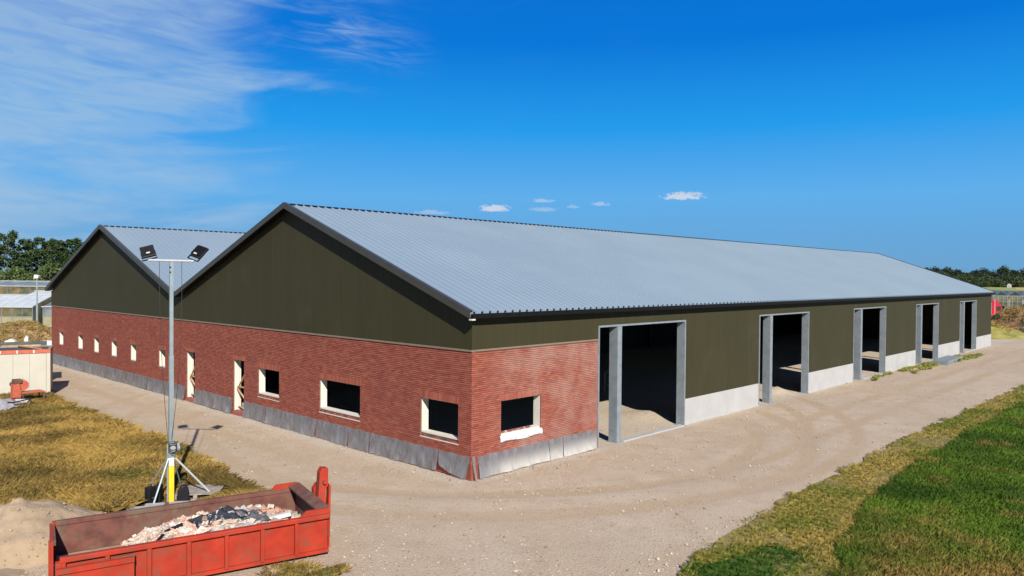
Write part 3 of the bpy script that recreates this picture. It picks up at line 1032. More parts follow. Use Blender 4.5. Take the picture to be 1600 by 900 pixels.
# the two side doorways in the gable wall, braced with battens
for (a_, b_, c_, d_) in GABLE_OPEN[3:5]:
    mb = MB()
    mb.box((0.27, a_ + 0.01, 0.02), (0.33, a_ + 0.06, d_ - 0.01)).box((0.27, b_ - 0.06, 0.02), (0.33, b_ - 0.01, d_ - 0.01)).box((0.27, a_ + 0.062, d_ - 0.06), (0.33, b_ - 0.062, d_ - 0.01))
    dr = obj('doorway', mb, M_white, barn)
    obj('reveal_board', MB().box((0.05, a_ + 0.003, 0.18), (0.267, a_ + 0.016, d_ - 0.005)), M_white, dr)
    obj('reveal_board', MB().box((0.05, b_ - 0.016, 0.18), (0.267, b_ - 0.003, d_ - 0.005)), M_white, dr)
    obj('step', MB().box((-0.02, a_ + 0.004, -0.1), (0.30, b_ - 0.004, 0.15), (0.30, 0.10, 0.08), jit=0.004), M_brick, dr)

    def batten(p, q_, wd=0.035):
        p, q_ = Vector(p), Vector(q_)
        d = q_ - p
        Mx = Matrix.Translation(p) @ d.to_track_quat('Z', 'Y').to_matrix().to_4x4()
        return MB().box((-wd, -0.018, 0), (wd, 0.018, d.length), M=Mx)
    obj('batten', batten((0.2, a_ + 0.05, 1.22), (0.2, b_ - 0.05, 1.22), 0.05), M_timber, dr)
    obj('batten', batten((0.16, b_ - 0.06, 1.1), (0.16, a_ + 0.1, 1.95)), M_timber, dr)
    obj('batten', batten((0.16, b_ - 0.08, 1.12), (0.22, a_ + 0.05, 0.55)), M_timber, dr)
    obj('batten', batten((0.24, a_ + 0.05, 0.32), (0.24, b_ - 0.05, 0.32), 0.045), M_timber, dr)

# flashing between brick and cladding
obj('flashing', MB().box((-0.035, -0.02, ZB - 0.012), (0.13, WY, ZB + 0.045)), M_flash, barn)
obj('flashing', MB().box((0.131, -0.03, ZB - 0.012), (D1L - 0.002, 0.13, ZB + 0.045)), M_flash, barn)

# gable cladding: vertical boards one metre wide
def clad_gable(y0, y1, x0=0.0, x1=0.09, name='cladding_panel', z0=ZB + 0.047, mat_=None):
    brk = [v for v in (RIDGE1, VALLEY, RIDGE2) if y0 < v < y1]
    pts = [(y0, z0), (y1, z0), (y1, zt(y1) - 0.12)] + [(v, zt(v) - 0.12) for v in sorted(brk, reverse=True)] + [(y0, zt(y0) - 0.12)]
    return obj(name, MB().prism(pts, 0, x0, x1), mat_ or M_olive, barn)


y0 = 0.30
obj('corner_trim', MB().prism([(-0.012, -0.012), (0.10, -0.012), (0.10, 0.02), (0.02, 0.02), (0.02, 0.292), (-0.012, 0.292)], 2, ZB + 0.047, 4.97), M_olive, barn)
edges = [0.30] + [float(k) for k in range(1, 42)] + [41.99]
for i in range(len(edges) - 1):
    clad_gable(edges[i] + 0.005, edges[i + 1] - 0.005)
obj('corner_trim', MB().box((-0.012, 42.0, ZB + 0.047), (0.1, 42.215, 4.97)), M_olive, barn)
clad_gable(0.12, WY - 0.12, 0.10, 0.13, 'added_lining', mat_=M_liner)  # added behind the panel joints so no light leaks into the hall

# long wall: doorways, cladding, pale concrete plinth
DOORS = [(6.28, 12.35), (19.19, 25.18), (31.90, 37.83), (44.49, 50.35), (56.80, 62.59)]
ZH, ZC, ZE = 4.455, 1.11, 4.98


def panel_run(x0, x1, z0, z1, name, m_, y0_=0.0, y1_=0.09, cuts=None):
    cs_ = [x0] + [c_ for c_ in (cuts if cuts is not None else range(int(x0) + 1, int(math.ceil(x1)))) if x0 + 0.15 < c_ < x1 - 0.15] + [x1]
    for i in range(len(cs_) - 1):
        gp = 0.0012 if m_ is M_olive else 0.004
        obj(name, MB().box((cs_[i] + gp, y0_, z0), (cs_[i + 1] - gp, y1_, z1)), m_, barn)


panel_run(0.102, D1L, ZB + 0.047, ZE, 'cladding_panel', M_olive)
for k, (a_, b_) in enumerate(DOORS):
    panel_run(a_, b_, ZH + 0.004, ZE, 'cladding_panel', M_olive)
    e_ = DOORS[k + 1][0] if k < 4 else LX
    panel_run(b_, e_, ZC + 0.004, ZE, 'cladding_panel', M_olive)
    mid = b_ + (e_ - b_) * (0.52 if k else 0.62)
    panel_run(b_, e_, -0.15, ZC, 'concrete_panel', M_concrete, -0.015, 0.15, [mid])
    obj('added_lining', MB().box((b_ + 0.02, 0.155, -0.1), (e_ - 0.02, 0.19, ZE)), M_liner, barn)
    # galvanised frame
    mb = MB()
    mb.box((a_ + 0.004, -0.025, -0.1), (a_ + 0.075, 0.10, ZH - 0.072)).box((a_ + 0.004, -0.025, ZH - 0.07), (b_ - 0.004, 0.10, ZH)).box((b_ - 0.075, -0.025, -0.1), (b_ - 0.004, 0.03, ZH - 0.072))
    fr = obj('door_frame', mb, M_galv, barn)
    for (c0, c1) in ((a_ + 1.16, a_ + 1.43), (b_ - 0.112, b_ - 0.078)):
        # open channel section: web towards the gable, flanges front and back
        mbc = MB()
        mbc.box((c0, -0.04, -0.1), (c0 + 0.03, 0.34, ZH - 0.074)).box((c0 + 0.031, -0.04, -0.1), (c1, -0.015, ZH - 0.074)).box((c0 + 0.031, 0.315, -0.1), (c1, 0.34, ZH - 0.074))
        cobj = obj('door_post', mbc, M_galv, fr)
    for (c0, c1) in ((a_ + 1.12, a_ + 1.47), (b_ - 0.20, b_ - 0.076)):
        obj('foot_plate', MB().box((c0, -0.10, -0.02), (c1, 0.40, 0.035)), M_galv, fr)
    obj('threshold', MB().box((a_ + 1.5, -0.13, -0.06), (b_ - 0.22, 0.12, 0.05 if k != 1 else 0.0), jit=0.01), M_concrete, barn)
obj('added_lining', MB().box((0.35, 0.302, ZB - 0.2), (D1L, 0.33, ZE)), M_liner, barn)

# remaining outer walls and a partition added between the two halls against light leaking
obj('rear_wall', MB().box((0.31, WY - 0.1, -0.1), (LX, WY, ZE)), M_olive, barn)
ys_ = [0.02, RIDGE1, VALLEY, RIDGE2, WY - 0.12]
pts = [(0.02, -0.1), (WY - 0.12, -0.1)] + [(v, zt(v) - 0.13) for v in ys_[::-1]]
obj('end_wall', MB().prism(pts, 0, LX - 0.11, LX - 0.002), M_olive, barn)
obj('added_partition', MB().box((0.31, VALLEY - 0.05, -0.1), (LX - 0.12, VALLEY + 0.05, zt(VALLEY) - 0.2)), M_liner, barn)
# portal frames inside the hall
for xk in (5.2, 15.8, 28.5, 41.1, 53.5, 65.5):
    mb = MB()
    mb.box((xk - 0.1, 0.45, -0.1), (xk + 0.1, 0.75, 4.6)).box((xk - 0.1, 20.5, -0.1), (xk + 0.1, 20.8, 4.8))
    for (ya, yb) in ((0.45, RIDGE1), (RIDGE1, 20.8)):
        za, zb_ = zt(ya) - 0.5, zt(yb) - 0.5
        mb.prism([(ya, za), (yb, zb_), (yb, zb_ + 0.3), (ya, za + 0.3)], 0, xk - 0.08, xk + 0.08)
    obj('portal_frame', mb, M_fascia, barn)


# roof: one-metre sandwich panels with three ribs each
def roof_panel_mesh(run):
    prof = []
    for k in range(3):
        c_ = 1 / 6 + k / 3
        prof += [(k / 3, 0.0), (c_ - 0.045, 0.0), (c_ - 0.02, 0.036), (c_ + 0.02, 0.036), (c_ + 0.045, 0.0)]
    prof.append((1.0, 0.0))
    mb_ = MB()
    nn = len(prof)
    for yy in (0.0, run):
        for (px_, h) in prof:
            mb_.v.append((px_, yy, SL * yy + h))
    mb_.v += [(0, 0, -0.12), (1, 0, -0.12), (1, run, SL * run - 0.12), (0, run, SL * run - 0.12)]
    for i in range(nn - 1):
        mb_.f.append((i, i + 1, nn + i + 1, nn + i))
    bse = 2 * nn
    mb_.f.append((bse + 3, bse + 2, bse + 1, bse))
    mb_.f.append(tuple(range(nn))[::-1] + (bse, bse + 1))
    return mb_.mesh('roof_panel', fix=False)


RM = {}
for run in (RIDGE1 + EV, VALLEY - RIDGE1):
    RM[run] = roof_panel_mesh(run)
    RM[run].materials.append(M_roof)
NP = 69
for k in range(NP):
    xk = -OV + k * 1.0
    ra, rb = RIDGE1 + EV, VALLEY - RIDGE1
    zv = zt(VALLEY)
    link('roof_panel', RM[ra], None, barn, (xk, -EV, ZEV))
    link('roof_panel', RM[rb], None, barn, (xk + 1, VALLEY, zv), math.pi)
    link('roof_panel', RM[rb], None, barn, (xk, VALLEY, zv))
    link('roof_panel', RM[ra], None, barn, (xk + 1, WY + EV, ZEV), math.pi)
XE = -OV + NP
for ry in (RIDGE1, RIDGE2):
    zr = zt(RIDGE1)
    mb = MB()
    for k in range(NP * 3):
        x0 = -OV + 1 / 6 + k / 3 + 0.05
        if x0 + 0.235 < XE:
            mb.box((x0, ry - 0.10, zr - 0.06), (x0 + 0.235, ry + 0.10, zr + 0.036))
    obj('ridge_closure', mb, M_black, barn, fix=False)['kind'] = 'stuff'
mb = MB()
for k in range(NP * 3):
    c_ = -OV + 1 / 6 + k / 3
    mb.prism([(c_ - 0.040, ZEV - 0.01), (c_ + 0.040, ZEV - 0.01), (c_ + 0.017, ZEV + 0.035), (c_ - 0.017, ZEV + 0.035)], 1, -EV - 0.03, -EV - 0.002)
obj('eave_closure', mb, M_black, barn, fix=False)['kind'] = 'stuff'
# gutter along the eaves, valley gutter
GY = -EV - 0.035
obj('gutter', MB().prism([(GY, 4.95), (GY, 5.09), (GY - 0.012, 5.09), (GY - 0.012, 4.97), (GY - 0.065, 4.97), (GY - 0.072, 5.08), (GY - 0.085, 5.08), (GY - 0.078, 4.95)][::-1], 0, -OV + 0.02, XE - 0.02), M_black, barn)
obj('soffit', MB().box((0.01, GY + 0.002, 4.955), (LX, 0.0, 4.975)), M_black, barn)
obj('valley_gutter', MB().box((-OV + 0.03, VALLEY - 0.22, zt(VALLEY) - 0.03), (XE - 0.02, VALLEY + 0.22, zt(VALLEY) + 0.05)), M_fascia, barn)
obj('gutter_end', MB().box((-OV - 0.02, GY - 0.09, 4.895), (-OV + 0.12, GY + 0.05, 4.94)), M_white, barn)
for xa, xb in ((-OV - 0.035, -OV - 0.001), (XE + 0.001, XE + 0.035)):
    for (ya, yb) in ((-EV - 0.03, RIDGE1), (VALLEY, RIDGE1), (VALLEY, RIDGE2), (WY + EV + 0.03, RIDGE2)):
        sgn = 1 if yb > ya else -1
        za = zt(min(max(ya, -EV), WY + EV)) if ya not in (-EV - 0.03,) else ZEV - 0.01
        if ya > WY:
            za = ZEV - 0.01
        zb_ = zt(yb)
        br = obj('barge_board', MB().prism([(ya, za - 0.16), (yb - sgn * 0.001, zb_ - 0.16), (yb - sgn * 0.001, zb_ + 0.06), (ya, za + 0.06)], 0, xa, xb), M_fascia, barn)
        xc = xa if xa < 0 else xb - 0.15
        obj('verge_cap', MB().prism([(ya, za + 0.062), (yb - sgn * 0.001, zb_ + 0.062), (yb - sgn * 0.001, zb_ + 0.075), (ya, za + 0.075)], 0, xc, xc + 0.15), M_fascia, br)
obj('verge_soffit', MB().prism([(-EV, 4.965), (RIDGE1, zt(RIDGE1) - 0.135), (VALLEY, zt(VALLEY) - 0.135), (RIDGE2, zt(RIDGE1) - 0.135), (WY + EV, 4.965), (WY + EV, 4.978), (RIDGE2, zt(RIDGE1) - 0.122), (VALLEY, zt(VALLEY) - 0.122), (RIDGE1, zt(RIDGE1) - 0.122), (-EV, 4.978)], 0, -OV + 0.001, -0.002), M_black, barn)  # black colour stands in for the shadow under the verge


# plastic film fixed along the foot of the brickwork
def foil(u0, u1, P, seed, lift0=0.0, lift1=0.0, top=0.705):
    r = np.random.default_rng(seed)
    nu, nv = max(6, int((u1 - u0) / 0.09)), 9
    uu = np.linspace(u0, u1, nu)
    mb_ = MB()
    for i, u in enumerate(uu):
        f_ = i / (nu - 1)
        e0, e1 = np.exp(-(u - u0) / 0.45), np.exp(-(u1 - u) / 0.45)
        bot = 0.0 + lift0 * e0 + lift1 * e1 + 0.05 * float(fbm(np.array(u * 1.2), np.array(seed * 1.0), 3, 3))
        for j in range(nv):
            g_ = j / (nv - 1)
            z_ = top - (top - bot) * g_
            nz = float(fbm(np.array(u * 2.4 + z_ * 1.6 * math.sin(seed)), np.array(z_ * 1.2 + seed), seed, 4)) - 0.3
            d = -0.015 - 0.16 * g_ * max(0, nz) - 0.03 * g_ - 0.012 * math.sin(u * 23 + z_ * 4) * g_
            d -= 0.05 * g_ * (e0 + e1) * 0.5
            d -= 0.035 * g_ * abs(float(fbm(np.array(u * 7 + z_ * 5), np.array(z_ * 3 - u * 2 + seed), seed + 2, 3)) - 0.5)
            uo = u + (0.10 * g_ * e0 - 0.10 * g_ * e1) * (1 if lift0 + lift1 > 0.05 else 0.2)
            mb_.v.append(P(uo, d, z_ + (0.006 * math.sin(u * 9) if j == 0 else 0)))
    for i in range(nu - 1):
        for j in range(nv - 1):
            a0 = i * nv + j
            mb_.f.append((a0, a0 + nv, a0 + nv + 1, a0 + 1))
    o_ = obj('plastic_film', mb_, M_foil, barn, smooth=True, fix=False)
    return o_


FG = [0.04, 1.5, 5.12, 6.45, 8.6, 12.45, 14.40]
for i in range(len(FG) - 1):
    foil(FG[i], FG[i + 1] - 0.015, PG, 10 + i, 0.03 if i != 0 else 0.0, 0.30 if i == 0 else (0.02 if i != 1 else 0.0))
for i, (a_, b_) in enumerate(((15.44, 17.3), (17.3, 19.36), (20.36, 21.9), (21.9, 25.1), (25.1, 28.2), (28.2, 31.4), (31.4, 35.4), (35.4, 38.6), (38.6, 42.15))):
    foil(a_, b_ - 0.02, PG, 30 + i, 0.02, 0.02)
for i, (a_, b_) in enumerate(((0.02, 0.14), (0.26, 3.55), (3.56, 4.3), (4.31, 6.2))):
    foil(a_, b_, PS, 50 + i, 0.0, 0.0, 0.70 if i else 0.72)
# ------------------------------------------------------------------ red roll-off skip full of rubble
SKA = math.atan2(0.24, -0.971)
SKO = Vector((-5.85, 0.1, 0.0))
skip = thing('roll_off_skip', 'long scratched red steel skip filled with building rubble beside the gravel yard', 'skip', SKO, SKA)
LS, WS, ZF, ZR = 5.1, 2.4, 0.24, 0.90
obj('skip_floor', MB().box((0.04, 0.05, ZF - 0.05), (LS, WS - 0.05, ZF)), M_dust, skip)
for yy, inn in ((0.0, 1), (WS, -1)):
    # outer skin red, inner skin rusty
    sw = obj('side_wall', MB().box((0.0, yy - (0.02 if inn < 0 else -0.0), ZF - 0.06), (LS, yy + (0.02 if inn > 0 else 0.0), ZR - 0.052)), M_red, skip)
    ya, yb = (yy + 0.022, yy + 0.04) if inn > 0 else (yy - 0.04, yy - 0.022)
    obj('inner_skin', MB().box((0.05, ya, ZF + 0.002), (LS - 0.02, yb, ZR - 0.055)), M_rust, sw)
    ra_, rb_ = (yy - 0.09, yy + 0.05) if inn > 0 else (yy - 0.05, yy + 0.09)
    bevel(obj('top_rail', MB().box((-0.01, ra_, ZR - 0.05), (LS, rb_, ZR + 0.05)), M_red if inn < 0 else M_rust, sw), 0.015)
    for k in range(7):
        xr = 0.72 + k * 0.72
        y_a, y_b = (yy - 0.075, yy - 0.001) if inn > 0 else (yy + 0.001, yy + 0.075)
        rb = obj('rib', MB().box((xr - 0.04, y_a, ZF - 0.09), (xr + 0.04, y_b, ZR - 0.052)), M_red, sw)
        bevel(rb, 0.008)
    bo = obj('bottom_rail', MB().box((0.0, min(yy, yy - inn * 0.05), ZF - 0.14), (LS, max(yy, yy - inn * 0.05), ZF - 0.062)), M_red, sw)
    # raised cheek at the hook end
    cy0, cy1 = (yy - 0.03, yy + 0.03)
    obj('cheek', MB().prism([(-0.01, ZR + 0.052), (0.62, ZR + 0.052), (0.5, ZR + 0.17), (-0.01, ZR + 0.17)], 1, cy0, cy1), M_red, sw)
fwall = obj('front_wall', MB().box((-0.03, 0.0, ZF - 0.06), (0.02, WS, ZR + 0.05)), M_red, skip)
obj('inner_skin', MB().box((0.022, 0.045, ZF + 0.002), (0.04, WS - 0.045, ZR + 0.04)), M_rust, fwall)
bevel(obj('top_beam', MB().prism([(-0.05, ZR + 0.052), (0.20, ZR + 0.052), (0.20, ZR + 0.10), (-0.05, ZR + 0.175)], 1, 0.031, WS - 0.031), M_rust, fwall), 0.01)
# hook frame
hk = obj('hook_post', MB().prism([(-0.28, 0.1), (-0.10, 0.1), (-0.06, 1.0), (-0.10, 1.62), (-0.16, 1.72), (-0.30, 1.70), (-0.30, 1.30), (-0.24, 1.22)], 1, 1.28, 1.50), M_red, skip)
bevel(hk, 0.012)
bevel(obj('hook_brace', MB().prism([(-0.26, 0.1), (-0.06, 0.1), (-0.05, 1.18), (-0.14, 1.30), (-0.24, 1.26)], 1, 1.02, 1.20), M_red, skip), 0.012)
bevel(obj('hook_brace', MB().prism([(-0.34, 0.1), (-0.285, 0.1), (-0.31, 1.34), (-0.36, 1.30)], 1, 1.33, 1.52), M_red, skip), 0.008)
obj('hook_pin', MB().tube([(-0.2, 1.2, 1.40), (-0.2, 1.58, 1.40)], 0.045, n=10), M_red, skip)
# skids and rollers
for yy in (0.72, 1.68):
    obj('skid', MB().box((0.0, yy - 0.06, 0.0), (LS - 0.1, yy + 0.06, ZF - 0.055)), M_red, skip)
for k in range(8):
    xr = 0.36 + k * 0.62
    obj('foot_block', MB().box((xr - 0.06, WS - 0.16, 0.10), (xr + 0.06, WS - 0.02, ZF - 0.142)), M_red, skip)
for xr, yy in ((LS - 0.35, 0.3), (LS - 0.35, WS - 0.3), (0.5, WS - 0.3)):
    obj('roller', MB().tube([(xr, yy - 0.1, 0.085), (xr, yy + 0.1, 0.085)], 0.085, n=14), M_dark, skip)
# rear end: far leaf shut, near leaf folded back along the side
obj('corner_post', MB().box((LS - 0.02, -0.09, 0.05), (LS + 0.07, 0.03, ZR + 0.04)), M_red, skip)
obj('corner_post', MB().box((LS - 0.02, WS - 0.03, 0.05), (LS + 0.07, WS + 0.09, ZR - 0.03)), M_red, skip)
lf = obj('rear_door', MB().box((LS + 0.075, -0.06, 0.10), (LS + 0.12, 1.22, ZR - 0.0)), M_red, skip)
obj('door_rail', MB().box((LS + 0.03, 0.035, ZR - 0.09), (LS + 0.073, 1.22, ZR + 0.01)), M_rust, lf)
obj('door_rail', MB().box((LS + 0.122, 1.12, 0.10), (LS + 0.16, 1.22, ZR)), M_red, lf)
lf = obj('rear_door', MB().box((LS - 1.22, WS + 0.16, 0.08), (LS + 0.06, WS + 0.21, ZR - 0.10)), M_red, skip)
obj('door_rail', MB().box((LS - 1.22, WS + 0.212, ZR - 0.20), (LS + 0.06, WS + 0.25, ZR - 0.10)), M_red, lf)
obj('door_handle', MB().box((LS - 1.24, WS + 0.10, ZR - 0.13), (LS - 0.88, WS + 0.158, ZR - 0.08)), M_rust, lf)


def sk(x, y, z):
    return Vector((x, y, z))


def heap(x, y):
    """height of the rubble above the skip floor"""
    h = 0.42 * np.exp(-((x - 1.05) / 0.95) ** 2) + 0.36 * np.exp(-((x - 2.35) / 0.85) ** 2) + 0.19 * np.exp(-((x - 3.25) / 0.6) ** 2)
    h = h * (0.88 + 0.26 * np.sin(np.clip(y, 0, 2.4) / 2.4 * np.pi)) * (0.75 + 0.5 * fbm(x * 1.6, y * 1.6, 5, 3))
    return np.maximum(h - 0.02, 0)


gx, gy = np.meshgrid(np.linspace(0.06, 3.9, 70), np.linspace(0.06, WS - 0.06, 44), indexing='ij')
gz = heap(gx, gy) + (fbm(gx * 6, gy * 6, 8, 3) - 0.5) * 0.05 + ZF
mb = MB()
mb.v = [tuple(v) for v in np.stack([gx, gy, gz], -1).reshape(-1, 3)]
ncol = 44
mb.f = [(i * ncol + j, (i + 1) * ncol + j, (i + 1) * ncol + j + 1, i * ncol + j + 1) for i in range(69) for j in range(43)]


def chunk_col(x, y):
    rr = random.random()
    if x < 1.25:            # hook end: plaster, brick and grey lumps
        cols = [(0.60, 0.52, 0.45), (0.56, 0.32, 0.25), (0.44, 0.20, 0.15), (0.62, 0.56, 0.50), (0.42, 0.38, 0.35), (0.60, 0.42, 0.33)]
    elif x < 2.1:
        cols = [(0.58, 0.54, 0.50), (0.20, 0.20, 0.20), (0.60, 0.50, 0.42), (0.30, 0.30, 0.30), (0.55, 0.40, 0.32)]
    else:
        cols = [(0.70, 0.62, 0.54), (0.68, 0.44, 0.32), (0.62, 0.36, 0.25), (0.72, 0.66, 0.60), (0.66, 0.50, 0.40), (0.62, 0.55, 0.46)]
    c_ = cols[random.randrange(len(cols))]
    f_ = random.uniform(0.62, 0.92)
    return tuple(v * f_ for v in c_)


base_col = [(0.40, 0.33, 0.27) if p[0] < 2.9 else (0.28, 0.22, 0.155) for p in mb.v]
mb.c = base_col
for k in range(5200):
    x_ = random.choice((random.uniform(0.1, 3.0), random.uniform(0.1, 3.0), random.uniform(2.2, 3.9)))
    y_ = random.uniform(0.1, WS - 0.1)
    s_ = min(0.065, 0.016 * math.exp(random.gauss(0, 0.55)) * (1.25 if x_ < 2.8 else 0.8))
    y_ = min(max(y_, 0.06 + 2.6 * s_), WS - 0.06 - 2.6 * s_)
    z_ = float(heap(np.array(x_), np.array(y_))) + ZF + s_ * 0.35
    Mx = Matrix.Translation((x_, y_, z_)) @ Matrix.Rotation(random.uniform(0, 6.28), 4, 'Z') @ Matrix.Rotation(random.gauss(0, 0.5), 4, 'X') @ Matrix.Rotation(random.gauss(0, 0.4), 4, 'Y')
    a_, b_, c_ = s_ * random.uniform(0.8, 2.2), s_ * random.uniform(0.7, 1.5), s_ * random.uniform(0.4, 0.9)
    mb.box((-a_, -b_, -c_), (a_, b_, c_), chunk_col(x_, y_), Mx, jit=s_ * 0.25)
o = obj('rubble', mb, M_chunk, None, SKO, SKA, fix=False)
tag(o, 'heap of pale plaster, brick and stone rubble lying in the red skip', 'rubble', kind='stuff')


def on_heap(x, y, dz=0.0):
    p = Matrix.Rotation(SKA, 4, 'Z') @ Vector((x, y, float(heap(np.array(x), np.array(y))) + ZF + dz))
    return p + SKO


# larger single pieces on the heap
def crumple(name, x, y, sx, sy, hgt, seed, label, m_):
    n_ = 22
    gx_, gy_ = np.meshgrid(np.linspace(-1, 1, n_), np.linspace(-1, 1, n_), indexing='ij')
    rr = np.hypot(gx_, gy_)
    an_ = np.arctan2(gy_, gx_)
    edge = 0.7 + 0.5 * vnoise(an_ * 2.2 + 9, an_ * 0 + seed, seed)
    px_, py_ = gx_ * sx * edge, gy_ * sy * edge
    zz = hgt * (np.abs(fbm(px_ * 5, py_ * 5, seed, 4) - 0.5) * 4) * (1.2 - rr * 0.6)
    hb = heap(x + px_, y + py_) - heap(np.array(x), np.array(y))
    mb_ = MB()
    mb_.v = [tuple(v) for v in np.stack([px_, py_, zz + hb + 0.06], -1).reshape(-1, 3)]
    mb_.f = [(i * n_ + j, (i + 1) * n_ + j, (i + 1) * n_ + j + 1, i * n_ + j + 1) for i in range(n_ - 1) for j in range(n_ - 1)]
    o_ = obj(name, mb_, m_, None, on_heap(x, y), SKA, fix=False)
    md = o_.modifiers.new('thick', 'SOLIDIFY')
    md.thickness = 0.006
    return tag(o_, label, 'plastic sheet')


M_blackfilm = plain('black_film', (0.022, 0.023, 0.026), 0.35, 0, 0.2, 6.0, 0.3, 25, spec=0.6)
crumple('plastic_sheet', 1.95, 1.0, 0.62, 0.42, 0.12, 3, 'largest crumpled black plastic sheet on the rubble in the skip', M_blackfilm)
crumple('plastic_sheet', 1.38, 1.25, 0.34, 0.36, 0.11, 8, 'grey-black torn plastic scrap in the middle of the skip', plain('grey_film', (0.075, 0.078, 0.082), 0.4, 0, 0.3, 8.0, 0.3, 25))


def slab_piece(name, x, y, dims, rots, m_, label, cat, col=None, dz=0.05, holes=False):
    Mx = Matrix.Rotation(rots[0], 4, 'X') @ Matrix.Rotation(rots[1], 4, 'Y')
    a_, b_, c_ = dims
    mb_ = MB().box((-a_, -b_, -c_), (a_, b_, c_), col, Mx, jit=min(dims) * 0.2)
    o_ = obj(name, mb_, m_, None, on_heap(x, y, dz), SKA + rots[2])
    bevel(o_, min(dims) * 0.25, 1)
    tag(o_, label, cat)
    return o_


hb_ = slab_piece('hollow_brick', 0.95, 0.95, (0.26, 0.10, 0.05), (0.2, -0.15, 0.35), M_chunk, 'orange perforated brick slab on top of the rubble near the hook end', 'brick', (0.55, 0.27, 0.16), 0.10)
for k in range(4):
    obj('hole', MB().tube([(-0.18 + 0.12 * k, 0.02, 0.045), (-0.18 + 0.12 * k, 0.02, 0.075)], 0.018, n=8), M_dark, hb_)
slab_piece('plaster_slab', 0.85, 1.45, (0.30, 0.11, 0.04), (0.1, 0.2, -0.35), M_chunk, 'long white plaster slab lying across the rubble near the hook end', 'plaster', (0.62, 0.58, 0.52), 0.08)
slab_piece('plaster_slab', 0.45, 1.6, (0.28, 0.24, 0.05), (0.12, 0.05, 0.5), M_chunk, 'broad grey plaster slab at the hook end of the skip', 'plaster', (0.46, 0.45, 0.44), 0.06)
slab_piece('board', 2.95, 1.0, (0.19, 0.04, 0.018), (0.1, 0.25, 0.15), M_dark, 'short charred board sticking up on the pink rubble', 'board', None, 0.07)
slab_piece('board', 2.55, 1.75, (0.26, 0.022, 0.014), (0.0, 0.15, 0.4), M_rust, 'thin dark brown lath lying low on the white rubble', 'board', None, 0.05)
slab_piece('board', 3.3, 1.35, (0.17, 0.03, 0.014), (0.1, 0.4, 0.75), M_dark, 'dark lath leaning at the edge of the rubble toe', 'board', None, 0.07)
slab_piece('board', 3.62, 1.9, (0.12, 0.04, 0.015), (0.0, 0.1, 0.0), M_dark, 'small black offcut on the dusty skip floor', 'board', None, 0.04)
slab_piece('rubber_block', 1.35, 2.05, (0.15, 0.08, 0.06), (0.1, 0.1, 0.1), M_dark, 'black rectangular block by the near rail of the skip', 'block', None, 0.06)
slab_piece('paving_slab', 1.65, 1.95, (0.18, 0.14, 0.03), (0.2, 0.1, 0.6), M_chunk, 'pale grey broken paving slab by the near rail of the skip', 'slab', (0.5, 0.5, 0.48), 0.07)

# ------------------------------------------------------------------ sand pile behind the skip
def mound(name, loc, rx, ry, h, m_, label, seed, rough=0.12, n_=60, pw=1.4, kind='structure', rz=0.0):
    g = np.linspace(-1, 1, n_)
    ax, ay = np.meshgrid(g, g, indexing='ij')
    rr = np.hypot(ax, ay) * (0.85 + 0.35 * fbm(ax * 2 + 5, ay * 2 + 5, seed, 3))
    zz = np.clip(1 - rr, 0, None) ** (1 / pw) if pw < 1 else np.clip(1 - rr ** pw, 0, None)
    zz = zz * h * (0.8 + 0.45 * fbm(ax * 2.5, ay * 2.5, seed + 3, 4)) + (fbm(ax * 9, ay * 9, seed + 5, 3) - 0.5) * rough * h * (zz > 0) - 0.06
    mb_ = MB()
    mb_.v = [tuple(v) for v in np.stack([ax * rx, ay * ry, zz], -1).reshape(-1, 3)]
    mb_.f = [(i * n_ + j, (i + 1) * n_ + j, (i + 1) * n_ + j + 1, i * n_ + j + 1) for i in range(n_ - 1) for j in range(n_ - 1)]
    o_ = obj(name, mb_, m_, None, loc, rz, smooth=True, fix=False)
    return tag(o_, label, kind=kind)


mound('sand_pile', (-11.0, 3.3, 0.05), 2.3, 1.95, 1.08, M_sand, 'heap of pale sand behind the open end of the red skip', 3, 0.10, 80, 1.15)
mound('sand_spread', (-13.05, 1.3, 0.03), 2.0, 2.3, 0.2, M_sand, 'low spread of sand beside the open end of the red skip', 9, 0.16, 70, 1.3)
r_ = np.random.default_rng(21)
pile = bpy.data.objects['sand_pile']
bpy.context.view_layer.update()
pv, pc = [], []
for k in range(900):
    lx, ly = r_.uniform(-2.1, 2.1, 2)
    ok, hit, _, _ = pile.ray_cast(Vector((lx, ly, 5.0)), Vector((0, 0, -1)))
    if not ok or hit.z < 0.0:
        continue
    s_ = min(0.045, 0.013 * math.exp(r_.normal(0, 0.6)))
    c_ = np.array(hit) + np.array((-11.0, 3.3, 0.05 + s_ * 0.2))
    pv.append(octa * r_.uniform(0.6, 1.5, (6, 1)) * s_ + c_)
    pc.append(np.array((0.26, 0.19, 0.125)) * r_.uniform(0.55, 1.35))
me = raw_mesh('sand_clods', np.array(pv).reshape(-1, 3), 6, np.array(pc), [[0, 1, 4], [1, 2, 4], [2, 3, 4], [3, 0, 4], [1, 0, 5], [2, 1, 5], [3, 2, 5], [0, 3, 5]])
tag(link('sand_clods', me, M_pebble), 'clods and stones lying on the sand heap', 'gravel', kind='stuff')

